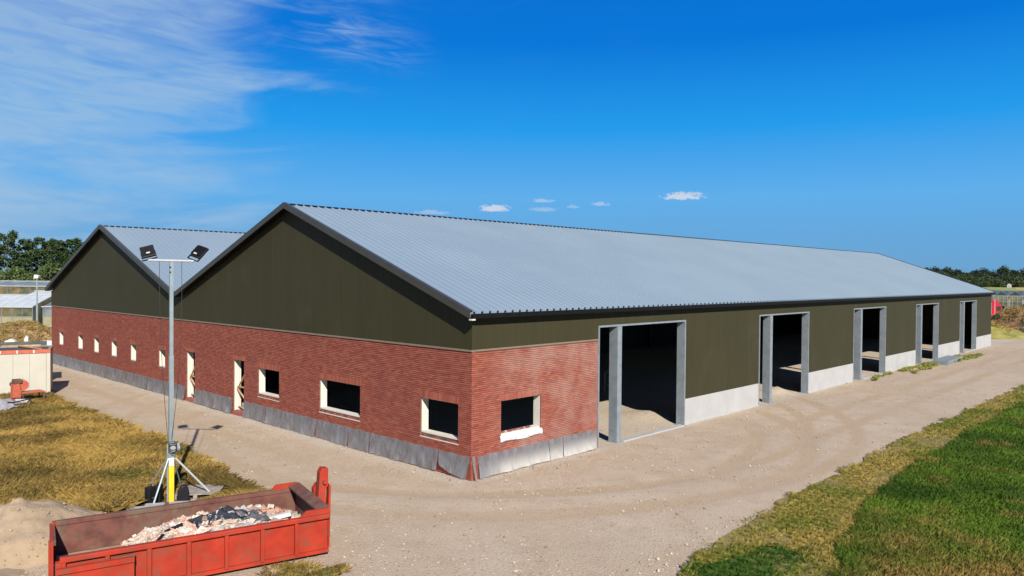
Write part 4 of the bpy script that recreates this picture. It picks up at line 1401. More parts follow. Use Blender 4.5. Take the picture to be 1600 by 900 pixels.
# ------------------------------------------------------------------ floodlight mast
MX, MY = -7.3, 4.08
mast = thing('floodlight_mast', 'portable floodlight mast with two black lamps and yellow tripod base behind the skip', 'light mast', (MX, MY, 0.0))
rv = Vector((0.69, -0.724, 0))       # crossbar direction
fv = Vector((0.724, 0.69, 0))
obj('base_tube', MB().box((-0.065, -0.065, 0.02), (0.065, 0.065, 1.02)), M_yellow, mast, rz=rad(-10))
obj('white_band', MB().box((-0.067, -0.067, 1.022), (0.067, 0.067, 1.28)), M_white, mast, rz=rad(-10))
obj('pole', MB().box((-0.055, -0.055, 1.282), (0.055, 0.055, 4.0)), M_pole, mast, rz=rad(-10))
obj('pole_extension', MB().box((-0.045, -0.045, 4.002), (0.045, 0.045, 6.52)), M_pole, mast, rz=rad(-10))
obj('side_rail', MB().box((-0.10, -0.02, 0.02), (-0.068, 0.02, 1.6)), M_pole, mast, rz=rad(-30))
obj('crossbar', MB().tube([rv * -0.62 + Vector((0, 0, 6.57)), rv * 0.62 + Vector((0, 0, 6.55))], 0.032, n=8), M_alu, mast)
for pz in (6.25, 6.38):
    obj('clamp', MB().tube([fv * -0.07 + Vector((0, 0, pz)), fv * 0.07 + Vector((0, 0, pz))], 0.02, n=8), M_dark, mast)
for sgn in (-1, 1):
    c_ = rv * (0.58 * sgn) + Vector((0, 0, 6.60))
    Mx = Matrix.Translation(c_) @ Matrix.Rotation(math.atan2(fv.y, fv.x) - math.pi / 2 + sgn * rad(-24), 4, 'Z') @ Matrix.Rotation(rad(sgn * 16), 4, 'Y') @ Matrix.Rotation(rad(-40), 4, 'X')
    lamp = MB()
    lamp.box((-0.175, -0.035, 0.08), (0.175, 0.035, 0.46), M=Mx)
    fl = obj('floodlight', lamp, M_dark, mast)
    bevel(fl, 0.012)
    fins = MB()
    for k in range(9):
        fins.box((-0.15 + k * 0.0375 - 0.006, -0.075, 0.13), (-0.15 + k * 0.0375 + 0.006, -0.036, 0.42), M=Mx)
    obj('cooling_fins', fins, M_dark, fl)
    obj('driver_box', MB().box((-0.04, -0.10, 0.13), (0.05, -0.076, 0.175), M=Mx), M_alu, fl)
    obj('lens', MB().box((-0.15, 0.036, 0.11), (0.15, 0.042, 0.43), M=Mx), M_glassdark, fl)
    brk = MB()
    brk.box((-0.19, -0.02, 0.0), (-0.178, 0.02, 0.26), M=Mx).box((0.178, -0.02, 0.0), (0.19, 0.02, 0.26), M=Mx).box((-0.19, -0.02, -0.014), (0.19, 0.02, -0.002), M=Mx)
    obj('bracket', brk, M_dark, fl)
    # cable hanging from the lamp to the winch
    p0 = rv * (0.30 * sgn) + Vector((0, 0, 6.53)) - fv * 0.05
    p1 = rv * (0.05 * sgn) + Vector((0, 0, 1.75)) - fv * 0.08
    pts = []
    for k in range(15):
        f_ = k / 14
        q_ = p0.lerp(p1, f_)
        q_ += rv * sgn * 0.10 * math.sin(f_ * math.pi) * (1 if sgn > 0 else 0.6)
        pts.append(q_)
    obj('lamp_cable', MB().tube(pts, 0.007, n=5), M_cable, mast)
wn = obj('winch', MB().tube([fv * -0.13 + rv * 0.08 + Vector((0, 0, 1.5)), fv * 0.10 + rv * 0.16 + Vector((0, 0, 1.5))], 0.11, n=14), M_grey, mast)
obj('winch_handle', MB().tube([rv * 0.14 + Vector((0, 0, 1.5)), rv * 0.26 + Vector((0, 0, 1.62)), rv * 0.28 + Vector((0, 0, 1.30))], 0.014, n=6), M_dark, wn)
coil = []
for k in range(40):
    a_ = k * 0.5
    coil.append(rv * (0.12 + 0.11 * math.cos(a_)) + fv * -0.16 + Vector((0, 0, 1.62 + 0.11 * math.sin(a_) - 0.004 * k)))
obj('cable_coil', MB().tube(coil, 0.010, n=5), M_cable, wn)
obj('collar', MB().box((-0.085, -0.085, 1.26), (0.085, 0.085, 1.36)), M_pole, mast, rz=rad(-10))
for i, (fx, fy) in enumerate(((-0.52, -0.12), (1.05, -0.25), (0.62, 0.75), (-0.5, 0.75))):
    m_ = M_alu if i == 1 else M_pole
    lg = obj('leg', MB().tube([(0.05 * np.sign(fx), 0, 1.28), (fx, fy, 0.05)], 0.028 if i < 2 else 0.018, n=8), m_, mast)
    obj('foot', MB().tube([(fx, fy, 0.03), (fx, fy, 0.06)], 0.07, n=10), M_pole, lg)

# things standing round the mast
for i, (x_, y_, lab) in enumerate(((-7.78, 4.25, 'left one of two black canisters beside the yellow mast base'), (-7.55, 4.28, 'right one of two black canisters, touching the yellow mast base'))):
    cn_ = thing('canister', lab, 'canister', (x_, y_, 0.05), rad(20 + 25 * i), 'black canisters at the mast')
    bevel(obj('body', MB().box((-0.11, -0.09, 0.0), (0.11, 0.09, 0.46)), M_dark, cn_), 0.025)
    obj('handle', MB().tube([(-0.07, 0, 0.455), (-0.06, 0, 0.51), (0.04, 0, 0.51), (0.05, 0, 0.455)], 0.014, n=6), M_dark, cn_)
    obj('cap', MB().tube([(0.075, 0, 0.455), (0.075, 0, 0.50)], 0.028, n=8), M_orange, cn_)
bg_ = thing('tool_bag', 'dark tool bag right of the yellow mast base', 'bag', (-7.02, 3.95, 0.05), rad(-20))
bevel(obj('body', MB().prism([(-0.16, 0), (0.16, 0), (0.13, 0.32), (0.03, 0.42), (-0.05, 0.40), (-0.14, 0.28)], 1, -0.10, 0.10), M_dark, bg_), 0.03, 3)
obj('strap', MB().tube([(-0.09, 0.0, 0.30), (-0.04, 0.02, 0.50), (0.06, 0.02, 0.50), (0.10, 0.0, 0.30)], 0.012, n=6), M_cable, bg_)
pal = thing('timber_pallet', 'weathered timber pallet lying in the straw right of the mast', 'pallet', (-6.45, 4.25, 0.05), rad(-36))
for k in range(6):
    obj('deck_board', MB().box((-0.6, -0.5 + k * 0.17, 0.10), (0.6, -0.5 + k * 0.17 + 0.145, 0.125), jit=0.003), M_oldwood, pal)
for k in range(3):
    obj('bearer', MB().box((-0.58 + k * 0.53, -0.5, 0.0), (-0.48 + k * 0.53, 0.49, 0.097)), M_oldwood, pal)
for i, (x_, y_, rz_, lab) in enumerate(((-8.28, 3.8, -0.62, 'pale concrete slab nearest the sand pile, in the straw left of the mast'), (-7.86, 3.78, -0.55, 'concrete slab under the left mast foot'), (-7.35, 3.5, -0.6, 'concrete slab in front of the yellow mast base'), (-6.85, 3.35, -0.58, 'concrete slab at the right, between pallet and skip'))):
    o = obj('concrete_slab', MB().box((-0.24, -0.22, 0.0), (0.24, 0.22, 0.07), jit=0.008), M_grey, None, (x_, y_, 0.05), rz_)
    bevel(o, 0.01, 1)
    tag(o, lab, 'slab', 'slabs at the mast')

# ------------------------------------------------------------------ left background: containers, bench saw, mound, greenhouses
CD = Vector((0.953, -0.302, 0))            # direction of the white container's long side
crz = math.atan2(CD.y, CD.x)
ct = thing('open_container', 'white steel container with orange-red top rail at the left edge', 'container', (-4.3, 26.34, 0.05), crz)
# local x runs along the side towards the camera-left end (negative), y to the far side
CL, CW, CH = 6.4, 2.4, 2.30
for k in range(9):
    x1 = -0.16 - k * 0.70
    obj('side_panel', MB().box((x1 - 0.692, 0.0, 0.15), (x1, 0.05, CH - 0.16)), M_cont, ct)
obj('side_wall', MB().box((-CL, 0.052, 0.12), (0.0, 0.09, CH - 0.1)), M_cont, ct)
obj('side_wall', MB().box((-CL, CW - 0.09, 0.12), (0.0, CW, CH - 0.1)), M_cont, ct)
obj('end_wall', MB().box((-0.09, 0.092, 0.12), (-0.001, CW - 0.092, CH - 0.1)), M_cont, ct)
obj('end_wall', MB().box((-CL + 0.001, 0.092, 0.12), (-CL + 0.09, CW - 0.092, CH - 0.1)), M_cont, ct)
for x_ in (-0.14, -CL):
    for y_ in (-0.02, CW - 0.12):
        obj('corner_post', MB().box((x_, y_, 0.0), (x_ + 0.16, y_ + 0.14, CH - 0.16)), M_cont, ct)
for (a_, b_) in (((-CL - 0.02, -0.04, CH - 0.158), (0.03, 0.09, CH + 0.02)), ((-CL - 0.02, CW - 0.09, CH - 0.158), (0.03, CW + 0.04, CH + 0.02)), ((-0.10, 0.092, CH - 0.158), (0.03, CW - 0.092, CH + 0.02))):
    tr_ = obj('top_rail', MB().box(a_, b_), M_orange if a_[1] < 0 else M_oldwood, ct)
for k in range(4):
    x_ = -0.68 - 0.70 * k
    obj('rail_clip', MB().box((x_ - 0.03, -0.055, CH - 0.15), (x_ + 0.03, -0.041, CH + 0.01)), M_white, ct)
obj('base_rail', MB().box((-CL, -0.01, 0.02), (0.0, 0.05, 0.148)), M_cont, ct)
obj('waste_load', MB().box((-CL + 0.1, 0.1, CH - 0.35), (-0.1, CW - 0.1, CH - 0.03)), plain('dark_load', (0.05, 0.045, 0.04), 0.9, 0, 0.3, 3.0, 0.3, 20), ct)
Mct = Matrix.Translation((-4.3, 26.34, 0.05)) @ Matrix.Rotation(crz, 4, 'Z')


def plank(p0, p1, wd, th, m_, label):
    p0, p1 = Vector(p0), Vector(p1)
    d = p1 - p0
    Mx = d.to_track_quat('X', 'Z').to_matrix().to_4x4()
    o_ = obj('plank', MB().box((0, -wd / 2, 0), (d.length, wd / 2, th), M=Mx), m_, None, p0)
    return tag(o_, label, 'plank', 'planks on the containers')


plank(Mct @ Vector((-0.4, 0.2, CH + 0.022)), Mct @ Vector((-1.5, 2.3, CH + 0.03)), 0.12, 0.04, M_timber, 'pale plank lying across the open white container')
# low felt-roofed site hut behind the container
hutM = Matrix.Translation((-2.9, 30.6, 0.0)) @ Matrix.Rotation(crz + 0.05, 4, 'Z')
hut = thing('site_hut', 'low hut with mossy green felt roof behind the white container', 'hut', hutM.translation, crz + 0.05)
obj('wall', MB().box((-7.0, 0.0, 0.0), (-0.6, 2.6, 2.05)), M_oldwood, hut)
obj('roof', MB().prism([(-0.15, 2.06), (2.75, 2.16), (2.75, 2.24), (-0.15, 2.14)], 0, -7.2, -0.4), M_greenroof, hut)
for k in range(3):
    obj('roof_batten', MB().box((-6.9 + k * 2.2, 0.1, 2.19), (-5.1 + k * 2.2, 0.2, 2.25), jit=0.02), M_timber, hut)

# rusty orange bench saw with its table
sw = thing('bench_saw', 'rusty orange brick saw bench standing in the straw before the container', 'saw', (-5.75, 23.9, 0.05), rad(5))
sw.scale = (0.78, 0.78, 0.78)
bevel(obj('table_top', MB().box((-0.55, -0.42, 0.74), (0.65, 0.42, 0.80)), M_orange, sw), 0.01)
for (x_, y_) in ((-0.5, -0.37), (0.6, -0.37), (0.6, 0.37), (-0.5, 0.37)):
    obj('leg', MB().box((x_ - 0.03, y_ - 0.03, 0.0), (x_ + 0.03, y_ + 0.03, 0.738)), M_rust, sw)
bevel(obj('motor_housing', MB().prism([(-1.0, 0.05), (-0.56, 0.05), (-0.56, 1.0), (-0.65, 1.35), (-0.95, 1.3)], 1, -0.25, 0.25), M_orange, sw), 0.03)
bd = obj('blade_guard', MB().tube([(-0.42, -0.10, 1.2), (-0.42, 0.02, 1.2)], 0.32, n=20), M_orange, sw)
obj('motor', MB().tube([(-0.75, 0.26, 1.25), (-0.75, 0.60, 1.25)], 0.16, n=14), M_rust, sw)
obj('motor_cover', MB().box((-0.9, -0.2, 1.35), (-0.5, 0.2, 1.58), jit=0.02), M_rust, sw)
obj('hose_bracket', MB().tube([(-0.35, 0.1, 0.82), (-0.25, 0.12, 1.45), (-0.38, 0.12, 1.6)], 0.03, n=6), M_alu, sw)
tb = thing('mortar_tub', 'grey plastic mortar tub half covered by a tarp beside the orange saw', 'tub', (-6.65, 22.7, 0.05), rad(40))
obj('tub_body', MB().add([(-0.42, -0.28, 0), (0.42, -0.28, 0), (0.42, 0.28, 0), (-0.42, 0.28, 0), (-0.55, -0.38, 0.42), (0.55, -0.38, 0.42), (0.55, 0.38, 0.42), (-0.55, 0.38, 0.42)],
    [(3, 2, 1, 0), (0, 1, 5, 4), (1, 2, 6, 5), (2, 3, 7, 6), (3, 0, 4, 7)]) or MB().prism([(-0.55, 0.42), (-0.42, 0.0), (0.42, 0.0), (0.55, 0.42), (0.50, 0.42), (0.38, 0.05), (-0.38, 0.05), (-0.50, 0.42)], 1, -0.34, 0.34), M_grey, tb)
obj('tub_rim', MB().box((-0.58, -0.40, 0.42), (0.58, -0.34, 0.46)).box((-0.58, 0.34, 0.42), (0.58, 0.40, 0.46)).box((-0.58, -0.339, 0.42), (-0.52, 0.339, 0.46)).box((0.52, -0.339, 0.42), (0.58, 0.339, 0.46)), M_dark, tb)
n_ = 24
ax, ay = np.meshgrid(np.linspace(-1, 1, n_), np.linspace(-1, 1, n_), indexing='ij')
zz = np.clip(0.52 - 0.45 * np.clip(np.hypot(ax * 1.1, ay) - 0.35, 0, 1) ** 0.8, 0.03, 1) * (0.85 + 0.4 * fbm(ax * 3, ay * 3, 4, 3)) + 0.02
mb = MB()
mb.v = [tuple(v) for v in np.stack([ax * 1.05, ay * 0.55, zz], -1).reshape(-1, 3)]
mb.f = [(i * n_ + j, (i + 1) * n_ + j, (i + 1) * n_ + j + 1, i * n_ + j + 1) for i in range(n_ - 1) for j in range(n_ - 1)]
o = obj('tarpaulin', mb, M_tarp, None, (-7.15, 22.5, 0.05), rad(35), smooth=True, fix=False)
tag(o, 'crumpled grey tarpaulin in the dry grass left of the orange saw', 'tarpaulin')

# far left: soil mound with weeds, blue crate, foam blocks, lamp post
mound('soil_mound', (2.4, 61.0, -0.05), 3.9, 3.2, 1.9, M_soil, 'overgrown brown soil mound beyond the containers at left', 12, 0.35, 60, 1.6)
MP = [(-2.0, 57.8), (7.0, 57.8), (7.5, 62), (6, 64.5), (-1, 64.5)]
o = blades('mound_weeds', MP, 12000, 0.30, 0.012, lambda x, y, r, th: lerp((0.16, 0.10, 0.035), (0.34, 0.25, 0.09), r.uniform(0, 1, len(x))), 0.0, lean=0.8, seed=16, tuft=0.9, near=64)
co = np.empty(len(o.data.vertices) * 3, np.float32)
o.data.vertices.foreach_get('co', co)
co = co.reshape(-1, 3)
ux, uy = (co[:, 0] - 2.4) / 3.9, (co[:, 1] - 61.0) / 3.2
rr = np.hypot(ux, uy) * (0.85 + 0.35 * fbm(ux * 2 + 5, uy * 2 + 5, 12, 3))
zz = np.clip(1 - rr ** 1.6, 0, None) * 1.9 * (0.8 + 0.45 * fbm(ux * 2.5, uy * 2.5, 15, 4)) - 0.1
co[:, 2] += np.maximum(zz, 0)
o.data.vertices.foreach_set('co', co.ravel())
tag(o, 'dry brown weeds on the soil mound at the far left', 'weeds', kind='stuff')
bc = thing('storage_box', 'blue plastic storage box beside the soil mound at the left edge', 'box', (-1.5, 56.8, -0.05), rad(30))
bevel(obj('body', MB().box((-1.1, -0.6, 0.0), (1.1, 0.6, 1.25)), M_blue, bc), 0.04)
bevel(obj('lid', MB().box((-1.15, -0.65, 1.252), (1.15, 0.65, 1.40)), M_blue, bc), 0.04)
for i, (x_, y_, sx, sy, sz, lab, m_) in enumerate(((0.4, 54.6, 0.5, 0.25, 0.9, 'pinkish white board leaning beside the soil mound', M_white), (1.9, 56.2, 0.18, 0.16, 1.0, 'small upright white block before the soil mound', M_white), (3.6, 57.2, 0.9, 0.4, 0.42, 'long low white bag at the foot of the soil mound', M_white), (5.7, 59.2, 0.8, 0.25, 0.18, 'flat white board in the grass near the barn corner', M_white))):
    o = obj('white_block', MB().prism([(-sx, 0), (sx, 0), (sx * 0.7, sz * 0.8), (sx * 0.1, sz), (-sx * 0.8, sz * 0.75)], 1, -sy, sy), m_, None, (x_, y_, -0.02), rad(-35))
    bevel(o, 0.05)
    tag(o, lab, 'block')
lp = thing('lamp_post', 'slender grey lamp post with small white head left of the barn', 'lamp post', (4.25, 62.57, -0.02))
obj('post', MB().tube([(0, 0, 0), (0, 0, 3.2), (0, 0, 5.75)], 0.10, 0.055, n=8), M_pole, lp)
obj('lamp_head', MB().prism([(-0.22, 5.72), (0.16, 5.72), (0.26, 5.95), (-0.14, 6.06)], 1, -0.18, 0.18), M_white, lp, rz=rad(-46))
obj('arm', MB().tube([(0, 0, 5.7), (0.05, -0.05, 5.80)], 0.06, n=6), M_pole, lp)


def bg(px, depth, z=-0.1):
    dr_ = fw + r2 * ((px - 800) / 1176.95)
    p = Vector(CAM) + dr_ * depth
    return (p.x, p.y, z)


def greenhouse(loc, rz, L_, depth, wallh, ridge, bay, m_roof, m_up, m_low, split, label, spans=1):
    """wall of single panes between bars, roof slope of single panes"""
    gh = thing('greenhouse', label, 'greenhouse', loc, rz)
    nb = int(L_ / bay)
    for k in range(nb):
        x0, x1 = k * bay + 0.04, (k + 1) * bay - 0.04
        obj('wall_pane', MB().box((x0, 0.0, split + 0.03), (x1, 0.03, wallh - 0.05)), m_up, gh)
        obj('wall_pane', MB().box((x0, 0.0, 0.05), (x1, 0.03, split - 0.03)), m_low, gh)
        obj('roof_pane', MB().prism([(-0.05, wallh + 0.02), (depth / 2, ridge), (depth / 2, ridge + 0.03), (-0.05, wallh + 0.05)], 0, x0 - 0.02, x1 + 0.02), m_roof, gh)
    bars = MB()
    for k in range(nb + 1):
        bars.box((k * bay - 0.022, -0.02, 0), (k * bay + 0.022, 0.05, wallh - 0.052))
    obj('glazing_bars', bars, M_galv, gh)
    obj('rail', MB().box((-0.04, -0.04, split - 0.03), (nb * bay + 0.04, -0.021, split + 0.03)), M_galv, gh)
    obj('gutter', MB().box((-0.1, -0.14, wallh - 0.05), (nb * bay + 0.1, -0.052, wallh + 0.07)), M_alu, gh)
    obj('ridge_bar', MB().box((-0.1, depth / 2 - 0.08, ridge + 0.032), (nb * bay + 0.1, depth / 2 + 0.08, ridge + 0.12)), M_alu, gh)
    obj('rear_slope', MB().prism([(depth / 2 + 0.001, ridge), (depth, wallh), (depth, wallh + 0.03), (depth / 2 + 0.001, ridge + 0.03)], 0, 0, nb * bay), m_roof, gh)
    for x_ in (0.0, nb * bay):
        obj('end_wall', MB().prism([(0.06, 0), (depth, 0), (depth, wallh), (depth / 2, ridge - 0.02), (0.06, wallh)], 0, x_ - 0.02, x_ + 0.02), m_up, gh)
    obj('crop', MB().box((0.2, 0.5, 0.0), (nb * bay - 0.2, depth - 0.4, wallh * 0.6)), plain('crop', (0.05, 0.07, 0.02), 0.9, 0, 0.4, 2.0), gh)
    return gh


hz_ = math.atan2(-0.723, 0.69)
greenhouse(bg(-110, 85), hz_, 12.75, 7.5, 2.42, 3.62, 1.16, M_whiteroof, M_gglass, M_beige, 1.35, 'greenhouse with whitewashed roof nearest behind the barn at left')
greenhouse(bg(67, 86.5), hz_, 6.5, 6.0, 2.42, 3.3, 1.3, M_bglass, M_bglass, M_beige, 1.35, 'short greenhouse bay with dark glass roof close to the barn corner')
greenhouse(bg(22, 100), hz_, 22.0, 9.0, 2.6, 3.75, 2.0, M_whiteroof, M_gglass, M_gglass, 1.35, 'second white-roofed greenhouse further behind at left')
greenhouse(bg(-60, 132), hz_, 42.0, 8.0, 3.95, 4.75, 2.0, M_bglass, M_gglass, M_gglass, 2.6, 'tall greenhouse with blue-grey glass roof in front of the poplars')


# ------------------------------------------------------------------ trees
def tree(name, label, loc, h, wd, seed, nclus, nleaf, leaf, dark, light, group, base=0.22, taper=0.4, cat='tree'):
    r = np.random.default_rng(seed)
    t_ = thing(name, label, cat, loc, 0, group)
    mb_ = MB()
    top = h * 0.86
    sway = r.normal(0, 0.03, 2) * h
    mb_.tube([(0, 0, 0), (sway[0] * 0.3, sway[1] * 0.3, top * 0.4), (sway[0], sway[1], top)], 0.028 * h * 0.5, 0.03, n=7)
    for k in range(9):
        z_ = h * r.uniform(base, 0.75)
        a_ = r.uniform(0, 6.28)
        L_ = wd * 0.42 * r.uniform(0.6, 1.0)
        mb_.tube([(sway[0] * 0.5 * z_ / h, sway[1] * 0.5 * z_ / h, z_), (math.cos(a_) * L_ * 0.5, math.sin(a_) * L_ * 0.5, z_ + L_ * 0.45), (math.cos(a_) * L_, math.sin(a_) * L_, z_ + L_ * 0.8)], 0.010 * h * 0.5, 0.02, n=5)
    obj('trunk', mb_, M_bark, t_)
    # leaf clumps through an uneven crown
    f_ = r.uniform(0, 1, nclus) ** 0.85
    zc = h * (base + (0.96 - base) * f_)
    prof = np.sin(np.clip((f_ * (1 - taper * 0.35) + 0.10), 0, 1) * np.pi) ** 0.6
    rad_ = wd / 2 * prof * np.sqrt(r.uniform(0.08, 1, nclus)) * r.uniform(0.75, 1.12, nclus)
    an_ = r.uniform(0, 2 * np.pi, nclus)
    cx_, cy_ = rad_ * np.cos(an_), rad_ * np.sin(an_)
    cr = wd * 0.13 * r.uniform(0.6, 1.5, nclus)
    P0 = np.stack([cx_, cy_, zc], -1)
    d = r.normal(0, 1, (nclus, nleaf, 3))
    d /= np.linalg.norm(d, axis=-1, keepdims=True)
    d *= (r.uniform(0, 1, (nclus, nleaf, 1)) ** 0.45) * cr[:, None, None]
    d[..., 2] *= 0.8
    P_ = (P0[:, None] + d).reshape(-1, 3)
    nn = len(P_)
    e1 = r.normal(0, 1, (nn, 3))
    e1 /= np.linalg.norm(e1, axis=1, keepdims=True)
    e2 = np.cross(e1, r.normal(0, 1, (nn, 3)))
    e2 /= np.linalg.norm(e2, axis=1, keepdims=True)
    s_ = leaf * r.uniform(0.6, 1.4, (nn, 1))
    vv = np.stack([P_ - e1 * s_ * 0.6, P_ - e2 * s_ * 0.35, P_ + e1 * s_ * 0.6, P_ + e2 * s_ * 0.35], 1).reshape(-1, 3)
    tn = np.repeat(r.uniform(0, 1, nclus), nleaf) * 0.6 + r.uniform(0, 0.4, nn)
    cc = lerp(dark, light, tn)
    me_ = raw_mesh('crown', vv, 4, cc)
    link('crown', me_, M_leaf, t_)
    return t_


GP = 'tall trees behind the left greenhouses'
pops = [(-20, 176, 15.2, 5.6), (12, 170, 15.3, 6.0), (40, 172, 13.7, 5.2), (63, 170, 14.0, 4.6), (79, 174, 13.9, 4.6), (96, 170, 13.4, 4.8), (117, 171, 13.6, 5.6), (137, 176, 13.2, 5.5), (160, 180, 13.0, 6)]
labs = ['tall dark tree at the extreme left edge of the tree row', 'tallest dark tree at the left end of the row behind the greenhouses', 'second tall tree of the left row, with sky gap beside it', 'third tall tree of the left row above the lamp post', 'fourth tall slim tree of the left row', 'fifth tall tree of the left row near the barn gable', 'broad tall tree closest to the left gable slope', 'tall tree half hidden behind the left gable slope', 'tall tree hidden behind the left barn roof']


for i, (px_, D_, h_, w_) in enumerate(pops):
    tree('tall_tree', labs[i], bg(px_, D_), h_ + 0.6, w_, 100 + i, 95, 46, 0.42, (0.018, 0.038, 0.012), (0.050, 0.085, 0.022), GP, 0.16, 0.5)
GS = 'round bushes in front of the left tree row'
for i, (px_, D_, h_, w_, lab) in enumerate(((-6, 158, 6.2, 9, 'round bush at the far left edge below the tall trees'), (26, 156, 7.2, 8.5, 'olive green bush left of the lamp post, below the tall trees'), (50, 158, 6.0, 6.5, 'small bush directly behind the lamp head'), (80, 154, 8.0, 9.0, 'light green willow bush beside the left gable'), (108, 158, 7.4, 9, 'bush partly behind the left gable slope'))):
    tree('bush', lab, bg(px_, D_), h_, w_, 140 + i, 70, 46, 0.42, (0.040, 0.065, 0.018), (0.105, 0.145, 0.042), GS, 0.05, 0.2, 'bush')

GR = 'dark trees on the horizon beyond the barn'
far = [(1448, 800, 17.6, 34), (1462, 792, 18.6, 32), (1480, 806, 18.0, 32), (1496, 790, 16.6, 28), (1513, 802, 13.6, 22), (1524, 794, 16.4, 26), (1537, 798, 18.0, 28), (1551, 804, 14.6, 24), (1568, 788, 19.8, 30), (1584, 802, 16.4, 26), (1600, 794, 17.4, 30), (1618, 800, 17.4, 30)]
flab = ['leftmost dark tree just showing over the roof slope', 'second dark tree along the roof slope', 'third dark tree along the roof slope', 'fourth dark tree, lower, along the roof slope', 'lowest dark tree in the dip of the far row', 'dark tree right of the dip in the far row', 'round dark tree above the far barn end', 'low dark tree left of the big round one', 'biggest round dark tree on the right horizon', 'dark tree just right of the biggest round one', 'dark tree at the right picture edge', 'dark tree just outside the right picture edge']
for i, (px_, D_, h_, w_) in enumerate(far):
    tree('horizon_tree', flab[i], bg(px_, D_), h_, w_, 160 + i, 90, 46, 1.3, (0.012, 0.026, 0.011), (0.034, 0.056, 0.020), GR, 0.0, 0.1)
GH = 'hedge shrubs below the horizon trees'
for i, px_ in enumerate((1478, 1500, 1520, 1545, 1575, 1600)):
    tree('hedge_shrub', ['hedge shrub at the left end of the far hedge', 'second shrub of the far hedge', 'third shrub of the far hedge', 'shrub of the far hedge above the barn end', 'shrub of the far hedge by the white house', 'shrub of the far hedge at the right edge'][i], bg(px_, 772), 9.0, 36, 190 + i, 50, 40, 1.2, (0.02, 0.036, 0.014), (0.06, 0.085, 0.028), GH, 0.02, 0.1, 'shrub')

# ------------------------------------------------------------------ right background
sheet('pasture', [bg(1490, 430)[:2], bg(1690, 430)[:2], bg(1660, 765)[:2], bg(1470, 765)[:2]], -0.06, M_field, 'bright yellow-green pasture beyond the barn end', 0.5, 4.0)
sheet('stubble', [bg(1588, 560)[:2], bg(1680, 560)[:2], bg(1650, 768)[:2], bg(1586, 768)[:2]], -0.05, M_stubble, 'golden stubble field at the far right', 0.5, 4.0)
hs_ = thing('farmhouse', 'tiny white farmhouse under the dark trees at far right', 'house', bg(1576, 758), rad(20))
hs_.scale = (0.75, 0.75, 0.72)
obj('wall', MB().box((-4, -2.5, 0), (4, 2.5, 3.6)), M_truckwhite, hs_)
obj('roof', MB().prism([(-2.9, 3.61), (2.9, 3.61), (0, 5.6)], 0, -4.3, 4.3), M_grey, hs_)
obj('window', MB().box((-4.03, -1.2, 1.0), (-4.001, -0.2, 2.2)), M_glassdark, hs_)
obj('window', MB().box((-4.03, 0.4, 1.0), (-4.001, 1.4, 2.2)), M_glassdark, hs_)

hz2 = math.atan2(-0.723, 0.69)
for i, (px_, lab) in enumerate(((1538, 'glasshouse bay just showing behind the barn end'), (1552, 'glasshouse bay behind the red lorry'), (1574, 'glasshouse bay with dark gable at far right'), (1597, 'glasshouse bay at the right picture edge'))):
    p = bg(px_, 152)
    gh = thing('glasshouse_bay', lab, 'greenhouse', p, hz2, 'glasshouse bays beyond the barn')
    wd_, wh, rg, dp = 3.0, 3.3, 4.25, 26
    for k in range(3):
        for j in range(3):
            obj('gable_pane', MB().box((k * wd_ / 3 + 0.03, 0, 0.05 + j * wh / 3), (k * wd_ / 3 + wd_ / 3 - 0.03, 0.04, (j + 1) * wh / 3 - 0.03)), M_gglass, gh)
    obj('gable_top', MB().prism([(0.03, wh), (wd_ - 0.03, wh), (wd_ / 2, rg - 0.05)], 1, 0.0, 0.04), M_glassdark, gh)
    obj('roof_slope', MB().add([(-0.02, -0.1, wh), (wd_ / 2, -0.1, rg), (wd_ / 2, dp, rg), (-0.02, dp, wh), (-0.02, -0.1, wh + 0.05), (wd_ / 2, -0.1, rg + 0.05), (wd_ / 2, dp, rg + 0.05), (-0.02, dp, wh + 0.05)],
        [(0, 1, 2, 3), (4, 7, 6, 5), (0, 4, 5, 1), (1, 5, 6, 2), (2, 6, 7, 3), (3, 7, 4, 0)]) or MB().prism([(-0.02, wh), (wd_ / 2, rg), (wd_ / 2, rg + 0.05), (-0.02, wh + 0.05)], 1, -0.1, dp), M_bglass, gh)
    obj('roof_slope', MB().prism([(wd_ + 0.02, wh), (wd_ / 2 + 0.001, rg), (wd_ / 2 + 0.001, rg + 0.05), (wd_ + 0.02, wh + 0.05)], 1, -0.1, dp), M_bglass, gh)
    obj('frame', MB().box((-0.04, -0.08, 0), (0.03, -0.001, wh)).box((wd_ / 3 - 0.03, -0.06, 0), (wd_ / 3 + 0.03, -0.001, wh)).box((2 * wd_ / 3 - 0.03, -0.06, 0), (2 * wd_ / 3 + 0.03, -0.001, wh)).box((-0.04, -0.09, wh - 0.05), (wd_, -0.081, wh + 0.05)), M_galv, gh)

# red lorry parked behind the bank, mostly hidden by the barn end
tk = thing('lorry', 'red and white lorry half hidden behind the far barn end', 'lorry', bg(1549, 118, -0.35), math.atan2(-0.723, 0.69) + 0.25)
bevel(obj('cab', MB().prism([(-1.0, 0.8), (1.05, 0.8), (1.05, 1.9), (0.8, 2.8), (0.1, 3.3), (-1.0, 3.6)], 1, -1.15, 1.15), M_truckred, tk), 0.12, 3)
bevel(obj('sleeper', MB().box((-3.0, -1.15, 0.8), (-1.01, 1.15, 3.62)), M_truckwhite, tk), 0.15, 3)
obj('stripe', MB().box((-2.9, -1.165, 3.25), (0.1, -1.151, 3.6)), M_truckred, tk)
obj('side_window', MB().box((-0.2, -1.17, 1.9), (0.65, -1.152, 2.6)), M_glassdark, tk)
obj('windscreen', MB().prism([(1.056, 1.95), (1.09, 1.95), (0.86, 2.75), (0.825, 2.75)], 1, -1.0, 1.0), M_glassdark, tk)
